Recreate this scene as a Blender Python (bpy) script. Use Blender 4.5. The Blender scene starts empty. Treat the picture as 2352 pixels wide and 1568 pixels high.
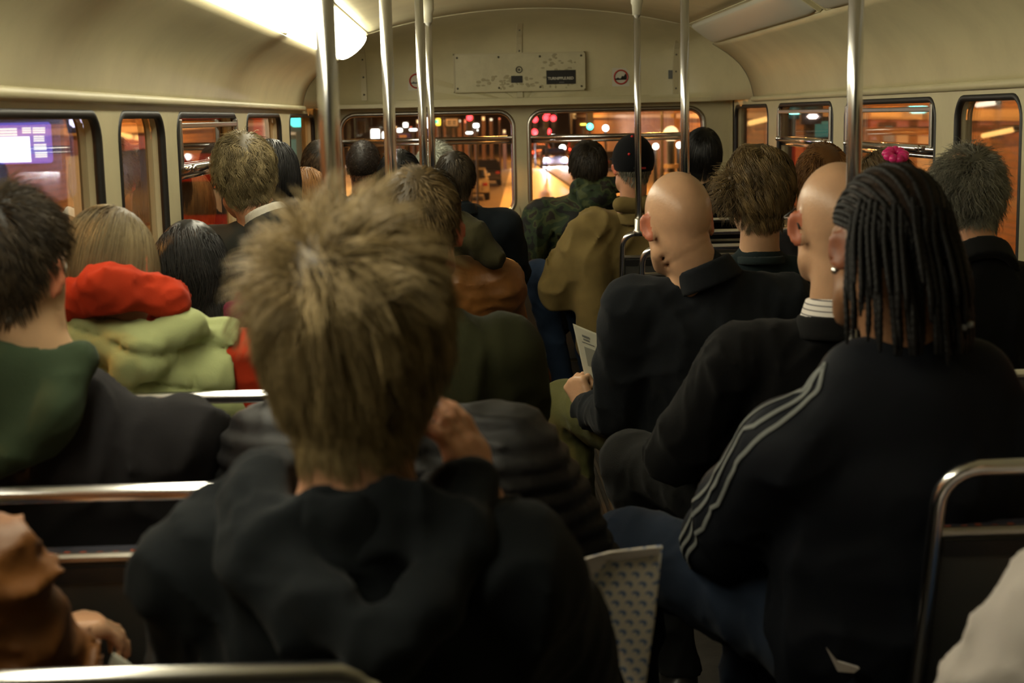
import bpy, math, sys
import numpy as np
from mathutils import Vector, Matrix

# ------------------------------------------------------------------ camera, world, light, exposure
SC = bpy.context.scene
C = SC.collection
F = 3350.0; CZ = 1.38                      # focal length in pixels of a 2352 px wide frame, camera height
a_ = np.array([-113.0, 516.0, -F]); a_ /= np.linalg.norm(a_)
u_ = np.array([-math.tan(math.radians(1.5)), 1, 0]); z_ = u_ - u_.dot(a_) * a_; z_ /= np.linalg.norm(z_)
CM = np.array([np.cross(a_, z_), a_, z_])  # rows: the world's axes in camera coordinates
cam_d = bpy.data.cameras.new('camera'); cam = bpy.data.objects.new('camera', cam_d); C.objects.link(cam)
m4 = Matrix([[*CM[0], 0], [*CM[1], 0], [*CM[2], CZ], [0, 0, 0, 1]])
cam.matrix_world = m4
cam_d.sensor_width = 36.0; cam_d.lens = F / 2352 * 36.0
cam_d.clip_start = 0.05; cam_d.clip_end = 600
cam_d.dof.use_dof = True; cam_d.dof.focus_distance = 4.6; cam_d.dof.aperture_fstop = 5.6
SC.camera = cam
w = bpy.data.worlds.new('night'); SC.world = w; w.use_nodes = True
w.node_tree.nodes['Background'].inputs[0].default_value = (0.045, 0.022, 0.010, 1)
w.node_tree.nodes['Background'].inputs[1].default_value = 0.5
SC.view_settings.view_transform = 'Standard'; SC.view_settings.look = 'None'
SC.view_settings.exposure = 0.0; SC.view_settings.gamma = 1.0; SC.view_settings.use_curve_mapping = False
LAMP = 13.0                                 # strength of the lit ceiling lamps

def at(u, v, Y):                           # the point that far along the bus under a pixel of the photograph
    d = CM @ np.array([u - 1176.0, 784.0 - v, -F]); return d * (Y / d[1]) + np.array([0, 0, CZ])
def proj(p):
    c = (np.array(p, float) - [0, 0, CZ]) @ CM
    return 1176 + F * c[0] / -c[2], 784 - F * c[1] / -c[2]
def y_on(X, z, u):                         # where along a side wall a pixel column falls
    lo, hi = 1.0, 12.0
    for _ in range(50):
        m = (lo + hi) / 2
        if abs(proj((X, m, z))[0] - 1063) > abs(u - 1063): lo = m
        else: hi = m
    return m

# ------------------------------------------------------------------ materials
MATS = {}
def nmat(name):
    m = bpy.data.materials.new(name); m.use_nodes = True
    nt = m.node_tree; return m, nt, nt.nodes['Principled BSDF']
def mat(name, col, rough=0.6, metal=0.0, bump=0.0, bscale=60, var=0.0, vscale=8, sheen=0.0, emit=None, estr=0, spec=None, coat=0, stretch=None):
    if name in MATS: return MATS[name]
    m, nt, b = nmat(name); N = nt.nodes; L = nt.links
    b.inputs['Base Color'].default_value = (*col, 1); b.inputs['Roughness'].default_value = rough
    b.inputs['Metallic'].default_value = metal
    if spec is not None: b.inputs['Specular IOR Level'].default_value = spec
    if sheen: b.inputs['Sheen Weight'].default_value = sheen; b.inputs['Sheen Roughness'].default_value = 0.5
    if coat: b.inputs['Coat Weight'].default_value = coat
    if emit: b.inputs['Emission Color'].default_value = (*emit, 1); b.inputs['Emission Strength'].default_value = estr
    if var or bump:
        tc = N.new('ShaderNodeTexCoord'); mp = N.new('ShaderNodeMapping')
        if stretch: mp.inputs['Scale'].default_value = stretch
        L.new(tc.outputs['Object'], mp.inputs[0])
    if var:
        n = N.new('ShaderNodeTexNoise'); n.inputs['Scale'].default_value = vscale; n.inputs['Detail'].default_value = 5
        L.new(mp.outputs[0], n.inputs['Vector'])
        r = N.new('ShaderNodeValToRGB'); r.color_ramp.elements[0].position = 0.3; r.color_ramp.elements[1].position = 0.7
        r.color_ramp.elements[0].color = (*[c * (1 - var) for c in col], 1)
        r.color_ramp.elements[1].color = (*[min(1, c * (1 + var)) for c in col], 1)
        L.new(n.outputs['Fac'], r.inputs[0]); L.new(r.outputs[0], b.inputs['Base Color'])
    if bump:
        n = N.new('ShaderNodeTexNoise'); n.inputs['Scale'].default_value = bscale; n.inputs['Detail'].default_value = 4
        L.new(mp.outputs[0], n.inputs['Vector'])
        bp = N.new('ShaderNodeBump'); bp.inputs['Strength'].default_value = bump; bp.inputs['Distance'].default_value = 0.004
        L.new(n.outputs['Fac'], bp.inputs['Height']); L.new(bp.outputs[0], b.inputs['Normal'])
    MATS[name] = m; return m
def hairmat(name, c1, c2, rough=0.5, spec=0.35):
    if name in MATS: return MATS[name]
    m, nt, b = nmat(name); N = nt.nodes; L = nt.links
    at_ = N.new('ShaderNodeAttribute'); at_.attribute_name = 'tint'
    r = N.new('ShaderNodeValToRGB'); r.color_ramp.elements[0].color = (*c1, 1); r.color_ramp.elements[1].color = (*c2, 1)
    L.new(at_.outputs['Fac'], r.inputs[0]); L.new(r.outputs[0], b.inputs['Base Color'])
    b.inputs['Roughness'].default_value = rough; b.inputs['Specular IOR Level'].default_value = spec
    MATS[name] = m; return m
def cream_mat(name, col, dirt=0.5, scale=2.5):
    if name in MATS: return MATS[name]
    m, nt, b = nmat(name); N = nt.nodes; L = nt.links
    tc = N.new('ShaderNodeTexCoord')
    n1 = N.new('ShaderNodeTexNoise'); n1.inputs['Scale'].default_value = scale; n1.inputs['Detail'].default_value = 8; n1.inputs['Roughness'].default_value = 0.65
    n2 = N.new('ShaderNodeTexNoise'); n2.inputs['Scale'].default_value = 26; n2.inputs['Detail'].default_value = 6; n2.inputs['Roughness'].default_value = 0.7
    L.new(tc.outputs['Object'], n1.inputs['Vector']); L.new(tc.outputs['Object'], n2.inputs['Vector'])
    r1 = N.new('ShaderNodeValToRGB'); r1.color_ramp.elements[0].position = 0.35; r1.color_ramp.elements[1].position = 0.62
    r1.color_ramp.elements[0].color = (*[c * 0.84 for c in col], 1); r1.color_ramp.elements[1].color = (*col, 1)
    r2 = N.new('ShaderNodeValToRGB'); r2.color_ramp.elements[0].position = 0.66; r2.color_ramp.elements[1].position = 0.78
    r2.color_ramp.elements[0].color = (0, 0, 0, 1); r2.color_ramp.elements[1].color = (1, 1, 1, 1)
    L.new(n1.outputs['Fac'], r1.inputs[0]); L.new(n2.outputs['Fac'], r2.inputs[0])
    mx = N.new('ShaderNodeMix'); mx.data_type = 'RGBA'; mu = N.new('ShaderNodeMath'); mu.operation = 'MULTIPLY'; mu.inputs[1].default_value = dirt
    L.new(r2.outputs[0], mu.inputs[0]); L.new(mu.outputs[0], mx.inputs['Factor'])
    L.new(r1.outputs[0], mx.inputs['A']); mx.inputs['B'].default_value = (*[c * 0.45 for c in col], 1)
    L.new(mx.outputs['Result'], b.inputs['Base Color'])
    b.inputs['Roughness'].default_value = 0.42
    bp = N.new('ShaderNodeBump'); bp.inputs['Strength'].default_value = 0.15; bp.inputs['Distance'].default_value = 0.01
    L.new(n1.outputs['Fac'], bp.inputs['Height']); L.new(bp.outputs[0], b.inputs['Normal'])
    MATS[name] = m; return m
def glass_mat(name, tint=(0.93, 0.95, 0.94), gloss=0.06, smear=0.0, rough=0.02):
    m = bpy.data.materials.new(name); m.use_nodes = True; nt = m.node_tree; N = nt.nodes; L = nt.links; N.clear()
    o = N.new('ShaderNodeOutputMaterial'); t = N.new('ShaderNodeBsdfTransparent'); g = N.new('ShaderNodeBsdfGlossy')
    t.inputs[0].default_value = (*tint, 1); g.inputs['Roughness'].default_value = rough
    lw = N.new('ShaderNodeLayerWeight'); lw.inputs['Blend'].default_value = 0.35
    ad = N.new('ShaderNodeMath'); ad.operation = 'MULTIPLY_ADD'; ad.inputs[1].default_value = 0.55; ad.inputs[2].default_value = gloss
    L.new(lw.outputs['Fresnel'], ad.inputs[0]); mx = N.new('ShaderNodeMixShader')
    L.new(ad.outputs[0], mx.inputs[0]); L.new(t.outputs[0], mx.inputs[1]); L.new(g.outputs[0], mx.inputs[2])
    last = mx
    if smear:                              # a film of dirt on the pane
        df = N.new('ShaderNodeBsdfDiffuse'); df.inputs[0].default_value = (0.5, 0.42, 0.33, 1)
        tc = N.new('ShaderNodeTexCoord'); n = N.new('ShaderNodeTexNoise'); n.inputs['Scale'].default_value = 6; n.inputs['Detail'].default_value = 6
        L.new(tc.outputs['Object'], n.inputs['Vector'])
        mu = N.new('ShaderNodeMath'); mu.operation = 'MULTIPLY'; mu.inputs[1].default_value = smear; L.new(n.outputs['Fac'], mu.inputs[0])
        m2 = N.new('ShaderNodeMixShader'); L.new(mu.outputs[0], m2.inputs[0]); L.new(mx.outputs[0], m2.inputs[1]); L.new(df.outputs[0], m2.inputs[2]); last = m2
    L.new(last.outputs[0], o.inputs[0]); MATS[name] = m; return m
def emat(name, col, s, base=(0.02, 0.02, 0.02)):
    return mat(name, base, 0.5, emit=col, estr=s)

CREAM = cream_mat('cream_paint', (0.60, 0.545, 0.34))
CREAMD = cream_mat('cream_paint_ceiling', (0.62, 0.57, 0.37), 0.3)
CHROME = mat('chrome', (0.80, 0.80, 0.82), 0.20, 1.0)
CHROMED = mat('dull_chrome', (0.5, 0.48, 0.43), 0.32, 1.0)
RUBBER = mat('black_rubber', (0.012, 0.011, 0.010), 0.5)
GREYP = mat('grey_seat_back', (0.055, 0.055, 0.05), 0.45, bump=0.12, bscale=220, var=0.15, vscale=5)
BLACKP = mat('black_trim', (0.012, 0.012, 0.012), 0.45)
GLASS = glass_mat('window_glass', smear=0.03)

# ------------------------------------------------------------------ scene graph helpers
def props(o, label=None, cat=None, group=None, kind=None):
    if label: o['label'] = label
    if cat: o['category'] = cat
    if group: o['group'] = group
    if kind: o['kind'] = kind
    return o
def root(name, loc, label=None, cat=None, group=None, kind=None):
    o = bpy.data.objects.new(name, None); C.objects.link(o); o.location = loc; o.empty_display_size = 0.1
    return props(o, label, cat, group, kind)
def base_of(parent):
    b = np.zeros(3); p = parent
    while p is not None: b = b + np.array(p.location); p = p.parent
    return b
def link_mesh(name, V, Fc, material, parent=None, smooth=True, attr=None):
    V = np.asarray(V, dtype=np.float64)
    if parent is not None: V = V - base_of(parent)
    me = bpy.data.meshes.new(name)
    if isinstance(Fc, np.ndarray):
        nf, k = Fc.shape
        me.vertices.add(len(V)); me.vertices.foreach_set('co', V.astype(np.float32).ravel())
        me.loops.add(nf * k); me.loops.foreach_set('vertex_index', Fc.astype(np.int32).ravel())
        me.polygons.add(nf); me.polygons.foreach_set('loop_start', np.arange(0, nf * k, k, dtype=np.int32))
        me.update(calc_edges=True)
    else:
        me.from_pydata([tuple(v) for v in V], [], Fc); me.update()
    if smooth: me.polygons.foreach_set('use_smooth', np.ones(len(me.polygons), dtype=bool))
    if attr is not None:
        a = me.attributes.new('tint', 'FLOAT', 'POINT'); a.data.foreach_set('value', attr.astype(np.float32))
    mats_ = material if isinstance(material, (list, tuple)) else [material]
    for x in mats_: me.materials.append(x)
    o = bpy.data.objects.new(name, me); C.objects.link(o)
    if parent is not None: o.parent = parent
    return o

class MB:
    """collects shapes and links them as one mesh"""
    def __init__(s): s.v = []; s.f = []; s.n = 0; s.mi = []
    def add(s, V, Fc, mi=0):
        V = np.asarray(V, float); s.v.append(V); s.f += [tuple(i + s.n for i in f) for f in Fc]; s.mi += [mi] * len(Fc); s.n += len(V); return s
    def box(s, c, d, R=None, mi=0, bev=0.0):
        h = np.array(d, float) / 2
        if bev <= 0:
            V = np.array([[x, y, z] for x in (-1, 1) for y in (-1, 1) for z in (-1, 1)]) * h
            Fc = [(0, 1, 3, 2), (4, 6, 7, 5), (0, 4, 5, 1), (2, 3, 7, 6), (0, 2, 6, 4), (1, 5, 7, 3)]
        else:
            b = min(bev, *(h * 0.98)); V = []; idx = {}
            for ix, x in enumerate((-1, 1)):
                for iy, y in enumerate((-1, 1)):
                    for iz, z in enumerate((-1, 1)):
                        for a in range(3):
                            q = np.array([x, y, z]) * (h - b); q[a] = (x, y, z)[a] * h[a]; idx[(ix, iy, iz, a)] = len(V); V.append(q)
            V = np.array(V); Fc = []
            def fix(ids, n):
                p = V[list(ids)]; c0 = np.cross(p[1] - p[0], p[2] - p[0]); return tuple(ids) if c0.dot(n) > 0 else tuple(reversed(ids))
            for a in range(3):
                o1, o2 = [k for k in range(3) if k != a]
                for sgn in (0, 1):
                    ids = []
                    for p, q in ((0, 0), (1, 0), (1, 1), (0, 1)):
                        k = [0, 0, 0]; k[a] = sgn; k[o1] = p; k[o2] = q; ids.append(idx[(*k, a)])
                    n = np.zeros(3); n[a] = sgn * 2 - 1; Fc.append(fix(ids, n))
                for p in (0, 1):
                    for q in (0, 1):
                        k0 = [0, 0, 0]; k0[o1] = p; k0[o2] = q; k1 = list(k0); k1[a] = 1
                        n = np.zeros(3); n[o1] = p * 2 - 1; n[o2] = q * 2 - 1
                        Fc.append(fix([idx[(*k0, o1)], idx[(*k1, o1)], idx[(*k1, o2)], idx[(*k0, o2)]], n))
            for ix in (0, 1):
                for iy in (0, 1):
                    for iz in (0, 1): Fc.append(fix([idx[(ix, iy, iz, a)] for a in range(3)], np.array([ix, iy, iz]) * 2 - 1))
        if R is not None: V = V @ np.array(R).T
        return s.add(V + np.array(c, float), Fc, mi)
    def tube(s, pts, r, n=10, closed=False, cap=True, mi=0, flat=None):
        P = np.array(pts, float); m = len(P)
        rr = np.full(m, r) if np.isscalar(r) else np.array(r, float)
        T = np.zeros_like(P)
        if closed: T = np.roll(P, -1, 0) - np.roll(P, 1, 0)
        else: T[1:-1] = P[2:] - P[:-2]; T[0] = P[1] - P[0]; T[-1] = P[-1] - P[-2]
        T /= np.linalg.norm(T, axis=1)[:, None] + 1e-12
        u = np.cross(T[0], [0, 0, 1.0]);
        if np.linalg.norm(u) < 0.1: u = np.cross(T[0], [1.0, 0, 0])
        u /= np.linalg.norm(u); V = []
        for i in range(m):
            u = u - u.dot(T[i]) * T[i]; u /= np.linalg.norm(u); w_ = np.cross(T[i], u)
            for k in range(n):
                a = 2 * math.pi * k / n; f2 = 1.0 if flat is None else flat
                V.append(P[i] + rr[i] * (math.cos(a) * u + math.sin(a) * w_ * f2))
        Fc = []
        for i in range(m if closed else m - 1):
            j = (i + 1) % m
            for k in range(n):
                k2 = (k + 1) % n; Fc.append((i * n + k, i * n + k2, j * n + k2, j * n + k))
        if cap and not closed: Fc += [tuple(range(n - 1, -1, -1)), tuple((m - 1) * n + k for k in range(n))]
        return s.add(V, Fc, mi)
    def ball(s, c, r, n=12, m=8, mi=0, R=None):
        r = np.array([r] * 3 if np.isscalar(r) else r, float); V = []
        for i in range(1, m):
            t = math.pi * i / m
            for k in range(n):
                a = 2 * math.pi * k / n; V.append([math.sin(t) * math.cos(a), math.sin(t) * math.sin(a), math.cos(t)])
        V += [[0, 0, 1], [0, 0, -1]]; V = np.array(V) * r
        if R is not None: V = V @ np.array(R).T
        Fc = [(i * n + k, (i + 1) * n + k, (i + 1) * n + (k + 1) % n, i * n + (k + 1) % n) for i in range(m - 2) for k in range(n)]
        Fc += [((m - 1) * n, k, (k + 1) % n) for k in range(n)] + [((m - 1) * n + 1, (m - 2) * n + (k + 1) % n, (m - 2) * n + k) for k in range(n)]
        return s.add(V + np.array(c, float), Fc, mi)
    def grid(s, G, mi=0, flip=False, closed=False):
        G = np.asarray(G, float); a, b = G.shape[:2]; Fc = []
        for i in range(a - 1):
            for j in range(b - 1 if not closed else b):
                j2 = (j + 1) % b; q = (i * b + j, i * b + j2, (i + 1) * b + j2, (i + 1) * b + j); Fc.append(q[::-1] if flip else q)
        return s.add(G.reshape(-1, 3), Fc, mi)
    def prism(s, loop, d, mi=0):
        """loop of 3D points (planar) pushed along the vector d"""
        L_ = np.array(loop, float); n = len(L_); V = np.vstack([L_, L_ + np.array(d, float)])
        Fc = [tuple(range(n - 1, -1, -1)), tuple(range(n, 2 * n))] + [(k, (k + 1) % n, n + (k + 1) % n, n + k) for k in range(n)]
        return s.add(V, Fc, mi)
    def build(s, name, material, parent=None, smooth=False, bevel=0.0, solid=0.0, auto=None):
        o = link_mesh(name, np.vstack(s.v), s.f, material, parent, smooth)
        if any(s.mi): o.data.polygons.foreach_set('material_index', np.array(s.mi, dtype=np.int32))
        if auto:
            try: o.data.set_sharp_from_angle(angle=math.radians(auto))
            except Exception: pass
        if solid:
            md = o.modifiers.new('solidify', 'SOLIDIFY'); md.thickness = solid; md.offset = 0
        if bevel:
            md = o.modifiers.new('bevel', 'BEVEL'); md.width = bevel; md.segments = 2; md.limit_method = 'ANGLE'
        return o
def arc(c, r, a0, a1, n, ax=(0, 2)):
    out = []
    for i in range(n + 1):
        a = math.radians(a0 + (a1 - a0) * i / n); p = list(c); p[ax[0]] += r * math.cos(a); p[ax[1]] += r * math.sin(a); out.append(p)
    return out
def rrect(x0, x1, z0, z1, r, n=5):
    """rounded rectangle, counter-clockwise, as (s, t) pairs"""
    o = []
    for cx, cz, a0 in ((x1 - r, z1 - r, 0), (x0 + r, z1 - r, 90), (x0 + r, z0 + r, 180), (x1 - r, z0 + r, 270)):
        for i in range(n + 1):
            a = math.radians(a0 + 90 * i / n); o.append((cx + r * math.cos(a), cz + r * math.sin(a)))
    return o

# ------------------------------------------------------------------ signed distance shapes and their surface
_rng = np.random.default_rng(5); _tab = _rng.random((32, 32, 32)).astype(np.float32)
def vnoise(P):
    P = np.asarray(P, dtype=np.float32); i = np.floor(P).astype(np.int64); f = (P - i).astype(np.float32); f = f * f * (3 - 2 * f); i &= 31; j = (i + 1) & 31
    x, y, z = f[:, 0], f[:, 1], f[:, 2]; T = _tab
    def g(a, b, c): return T[a, b, c]
    c00 = g(i[:, 0], i[:, 1], i[:, 2]) * (1 - x) + g(j[:, 0], i[:, 1], i[:, 2]) * x
    c10 = g(i[:, 0], j[:, 1], i[:, 2]) * (1 - x) + g(j[:, 0], j[:, 1], i[:, 2]) * x
    c01 = g(i[:, 0], i[:, 1], j[:, 2]) * (1 - x) + g(j[:, 0], i[:, 1], j[:, 2]) * x
    c11 = g(i[:, 0], j[:, 1], j[:, 2]) * (1 - x) + g(j[:, 0], j[:, 1], j[:, 2]) * x
    return ((c00 * (1 - y) + c10 * y) * (1 - z) + (c01 * (1 - y) + c11 * y) * z) * 2 - 1
def folds(P, amp, sc=(9, 9, 5), seed=0.0):
    """soft cloth folds: ridged noise, warped"""
    Q = np.asarray(P, dtype=np.float32) * np.array(sc, dtype=np.float32) + np.float32(seed)
    Q = Q + 0.6 * vnoise(Q * 0.7 + 3.1)[:, None]
    r = (1 - np.abs(vnoise(Q))) ** 3 * 2 - .9; r2 = (1 - np.abs(vnoise(Q * 2.3 + 7.7))) ** 3 * 2 - .9
    return amp * (r * 0.75 + r2 * 0.35)
def smin(a, b, k):
    if k <= 0: return np.minimum(a, b)
    h = np.clip(0.5 + 0.5 * (b - a) / k, 0, 1); return b * (1 - h) + a * h - k * h * (1 - h)
def smax(a, b, k): return -smin(-a, -b, k)
def V3(*a): return np.array(a, dtype=float)
def nrm(v): v = np.asarray(v, float); return v / (np.linalg.norm(v) + 1e-12)
def rcone(a, b, r1, r2):
    a = V3(*a); b = V3(*b); ab = b - a; L2 = ab.dot(ab) + 1e-12
    def f(P):
        w_ = P - a; t = np.clip(w_ @ ab / L2, 0, 1); return np.linalg.norm(w_ - t[:, None] * ab, axis=1) - (r1 + (r2 - r1) * t)
    return f
def ell(c, r, R=None):
    c = V3(*c); r = V3(*r)
    def f(P):
        q = P - c
        if R is not None: q = q @ R
        k0 = np.linalg.norm(q / r, axis=1); k1 = np.linalg.norm(q / (r * r), axis=1) + 1e-9; return k0 * (k0 - 1) / k1
    return f
def ecap(a, b, ra, rb, R, Fd, U):
    a = V3(*a); b = V3(*b); ab = b - a; L2 = ab.dot(ab) + 1e-12
    def f(P):
        w_ = P - a; t = np.clip(w_ @ ab / L2, 0, 1); w_ = w_ - t[:, None] * ab
        rx = ra[0] + (rb[0] - ra[0]) * t; ry = ra[1] + (rb[1] - ra[1]) * t; rz = 0.5 * (rx + ry) * 0.7
        k0 = np.sqrt((w_ @ R / rx) ** 2 + (w_ @ Fd / ry) ** 2 + (w_ @ U / rz) ** 2); return (k0 - 1) * np.minimum(rx, ry)
    return f
def ring(c, U, Fd, R, r0, tr, th, tilt=0.3, ry=1.0):
    """a standing collar: a band around a neck, higher at the back by the tilt"""
    c = V3(*c)
    def f(P):
        q = P - c; x = q @ R; y = q @ Fd / ry; z = q @ U + tilt * y; rho = np.sqrt(x * x + y * y) - r0 + 0.25 * z
        a = np.maximum(np.abs(rho) - tr, 0); b = np.maximum(np.abs(z) - th, 0); return np.sqrt(a * a + b * b) - 0.004
    return f
def union(fs, k=0.02):
    def f(P):
        d = None
        for g in fs:
            g, kk = g if isinstance(g, tuple) else (g, k)
            e = g(P); d = e if d is None else smin(d, e, kk)
        return d
    return f
def bounded(g, c, r, m=0.02):
    c = V3(*c)
    def f(P):
        d = np.linalg.norm(P - c, axis=1); out = d - r + m; k = d < r
        if k.any(): out[k] = g(P[k])
        return out
    return f
def surface(f, lo, hi, h):
    """surface nets on a block-sparse grid"""
    lo = np.array(lo, float); hi = np.array(hi, float); B = 8
    nb = np.maximum(np.ceil((hi - lo) / (h * B)).astype(int), 1); n = nb * B
    bc = np.stack(np.meshgrid(*[np.arange(k) for k in nb], indexing='ij'), -1).reshape(-1, 3)
    ctr = lo + (bc * B + (B - 1) / 2) * h; d = f(ctr); keep = np.abs(d) < h * B * 1.25 + 0.012
    Vg = np.repeat(np.repeat(np.repeat(d.reshape(nb), B, 0), B, 1), B, 2).astype(np.float32)
    off = np.stack(np.meshgrid(*[np.arange(B)] * 3, indexing='ij'), -1).reshape(-1, 3)
    kb = bc[keep] * B
    for s in range(0, len(kb), 400):
        I = (kb[s:s + 400, None, :] + off[None]).reshape(-1, 3)
        Vg[I[:, 0], I[:, 1], I[:, 2]] = f(lo + I * h)
    for ax in range(3):                    # keep the border outside, so the surface is closed
        sl = [slice(None)] * 3
        for e in (0, -1): sl[ax] = e; Vg[tuple(sl)] = np.maximum(Vg[tuple(sl)], h * 0.5)
    ins = Vg < 0
    cnt = np.zeros(tuple(n - 1), dtype=np.int8)
    for x in (0, 1):
        for y in (0, 1):
            for z in (0, 1): cnt += ins[x:n[0] - 1 + x, y:n[1] - 1 + y, z:n[2] - 1 + z]
    cells = np.argwhere((cnt > 0) & (cnt < 8))
    idx = np.full(cnt.shape, -1, dtype=np.int32); idx[cells[:, 0], cells[:, 1], cells[:, 2]] = np.arange(len(cells))
    acc = np.zeros((len(cells), 3)); num = np.zeros(len(cells))
    corners = [(x, y, z) for x in (0, 1) for y in (0, 1) for z in (0, 1)]
    val = {c: Vg[cells[:, 0] + c[0], cells[:, 1] + c[1], cells[:, 2] + c[2]] for c in corners}
    for c in corners:
        for ax in range(3):
            if c[ax]: continue
            e = list(c); e[ax] = 1; e = tuple(e); a, b = val[c], val[e]; k = (a < 0) != (b < 0)
            t = np.where(k, a / np.where(k, a - b, 1), 0); p = np.zeros((len(cells), 3)); p += c; p[:, ax] = t
            acc[k] += p[k]; num[k] += 1
    verts = lo + (cells + acc / np.maximum(num, 1)[:, None]) * h
    quads = []
    for ax in range(3):
        o1, o2 = (ax + 1) % 3, (ax + 2) % 3
        A = [slice(0, n[i]) for i in range(3)]; Bs = list(A); A[ax] = slice(0, n[ax] - 1); Bs[ax] = slice(1, n[ax])
        a, b = ins[tuple(A)], ins[tuple(Bs)]
        e = np.argwhere(a != b); k = (e[:, o1] > 0) & (e[:, o2] > 0) & (e[:, o1] < n[o1] - 1) & (e[:, o2] < n[o2] - 1); e = e[k]
        if not len(e): continue
        q = []
        for d1, d2 in ((-1, -1), (0, -1), (0, 0), (-1, 0)):
            g = e.copy(); g[:, o1] += d1; g[:, o2] += d2; q.append(idx[g[:, 0], g[:, 1], g[:, 2]])
        q = np.stack(q, 1); fl = ~a[e[:, 0], e[:, 1], e[:, 2]]; q[fl] = q[fl][:, ::-1]; quads.append(q)
    if not quads: return np.zeros((0, 3)), np.zeros((0, 4), int)
    q = np.vstack(quads); q = q[(q >= 0).all(1)]
    return verts, q
def rot(yaw=0, pitch=0, roll=0):
    """columns: right, forward, up. yaw turns left when positive, pitch nods down when negative, roll tips to the right when positive"""
    return np.array(Matrix.Rotation(math.radians(yaw), 3, 'Z') @ Matrix.Rotation(math.radians(pitch), 3, 'X') @ Matrix.Rotation(math.radians(roll), 3, 'Y'))
# ------------------------------------------------------------------ people
SKULL = V3(0, -0.008, 0.018); SR = V3(0.076, 0.096, 0.096)
def head_shape(c, R, hs=1.0, ear=1.0, protrude=0.35):
    def W(p): return c + R @ (V3(*p) * hs)
    fs = [ell(W(SKULL), SR * hs, R), (ell(W((0, .040, -.045)), V3(.059, .056, .078) * hs, R), .03 * hs), (ell(W((0, .074, -.098)), V3(.024, .022, .02) * hs, R), .03 * hs),
          (rcone(W((0, .094, .004)), W((0, .116, -.034)), .007 * hs, .013 * hs), .012), (rcone(W((-.034, .08, .02)), W((.034, .08, .02)), .013 * hs, .013 * hs), .02),
          (rcone(W((-.018, .094, -.060)), W((.018, .094, -.060)), .007 * hs, .007 * hs), .008), (rcone(W((-.016, .091, -.071)), W((.016, .091, -.071)), .008 * hs, .008 * hs), .006),
          (rcone(W((-.052, .02, -.075)), W((-.03, .07, -.1)), .016 * hs, .014 * hs), .03), (rcone(W((.052, .02, -.075)), W((.03, .07, -.1)), .016 * hs, .014 * hs), .03)]
    sk = union(fs, 0.03)
    ears = []; cuts = []
    for s in (-1, 1):
        Re = R @ rot(yaw=-s * 90 * protrude * 0.9, pitch=-8)
        ec = W((s * .081, -.004, -.012)); ears.append((ell(ec, V3(.0075, .019, .033) * hs * ear, Re), .007))
        ears.append((rcone(W((s * .074, .004, .0)), W((s * .074, .002, -.03)), .011 * hs, .008 * hs), .006))
        cuts.append(ell(ec + Re @ V3(s * .008, .004, .002) * hs, V3(.0075, .010, .019) * hs * ear, Re))
        cuts.append(ell(W((s * .031, .101, .0)), V3(.014, .012, .010) * hs, R))
    def f(P):
        d = sk(P)
        for e, k in ears: d = smin(d, e(P), k)
        for k in cuts: d = smax(d, -k(P), .006)
        return d
    return bounded(f, c + R @ V3(0, .01, -.01), .19 * hs, .02)

def hand_shape(wr, D, Nn, side, curl=(28, 38, 25), spread=4.0, s=1.0, thumb=(0.55, 0.75, -0.35)):
    """D along the hand, Nn out of its back; the thumb leaves the side of the palm. side -1: the left hand"""
    D = nrm(D); Nn = nrm(Nn - D * np.dot(Nn, D)); T = np.cross(D, Nn) * side      # towards the thumb
    T = np.cross(Nn, D) * (1 if side < 0 else -1)
    wr = V3(*wr); palm = []; fingers = []
    offs = [(.030, .086, .072), (.010, .092, .081), (-.010, .088, .075), (-.028, .079, .058)]
    for i, (o, kl, fl) in enumerate(offs):
        K = wr + (D * kl + T * o) * s; palm.append(rcone(wr + (D * .01 + T * o * .55) * s, K, .017 * s, .0125 * s))
        p = K; ang = 0.0; d0 = nrm(D + T * math.tan(math.radians(spread * (1.5 - i)))); seg = []
        for j, (fr, ra, rb) in enumerate(((.46, .0098, .0088), (.30, .0088, .0082), (.24, .0080, .0066))):
            ang += math.radians(curl[j] * (1 + 0.08 * i)); dd = d0 * math.cos(ang) - Nn * math.sin(ang)
            q = p + dd * fl * fr * s * 1.15; seg.append((rcone(p, q, ra * s, rb * s), .002)); p = q
        fingers.append(union(seg, .002))
    th = nrm(D * thumb[0] + T * thumb[1] + Nn * thumb[2]); b0 = wr + (D * .022 + T * .022) * s; b1 = b0 + nrm(th + D * .2) * .040 * s
    b2 = b1 + th * .034 * s; b3 = b2 + nrm(th + D * .5) * .026 * s
    pl = union(palm, .014); tb = union([(rcone(b0, b1, .017 * s, .0125 * s), .0), (rcone(b1, b2, .0115 * s, .0098 * s), .004), (rcone(b2, b3, .0098 * s, .0078 * s), .003)], .004)
    def f(P):
        d = pl(P)
        ff = fingers[0](P)
        for g in fingers[1:]: ff = np.minimum(ff, g(P))
        d = smin(d, ff, .008); return smin(d, tb(P), .010)
    return bounded(f, wr + D * .09 * s, .16 * s, .02)

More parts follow.
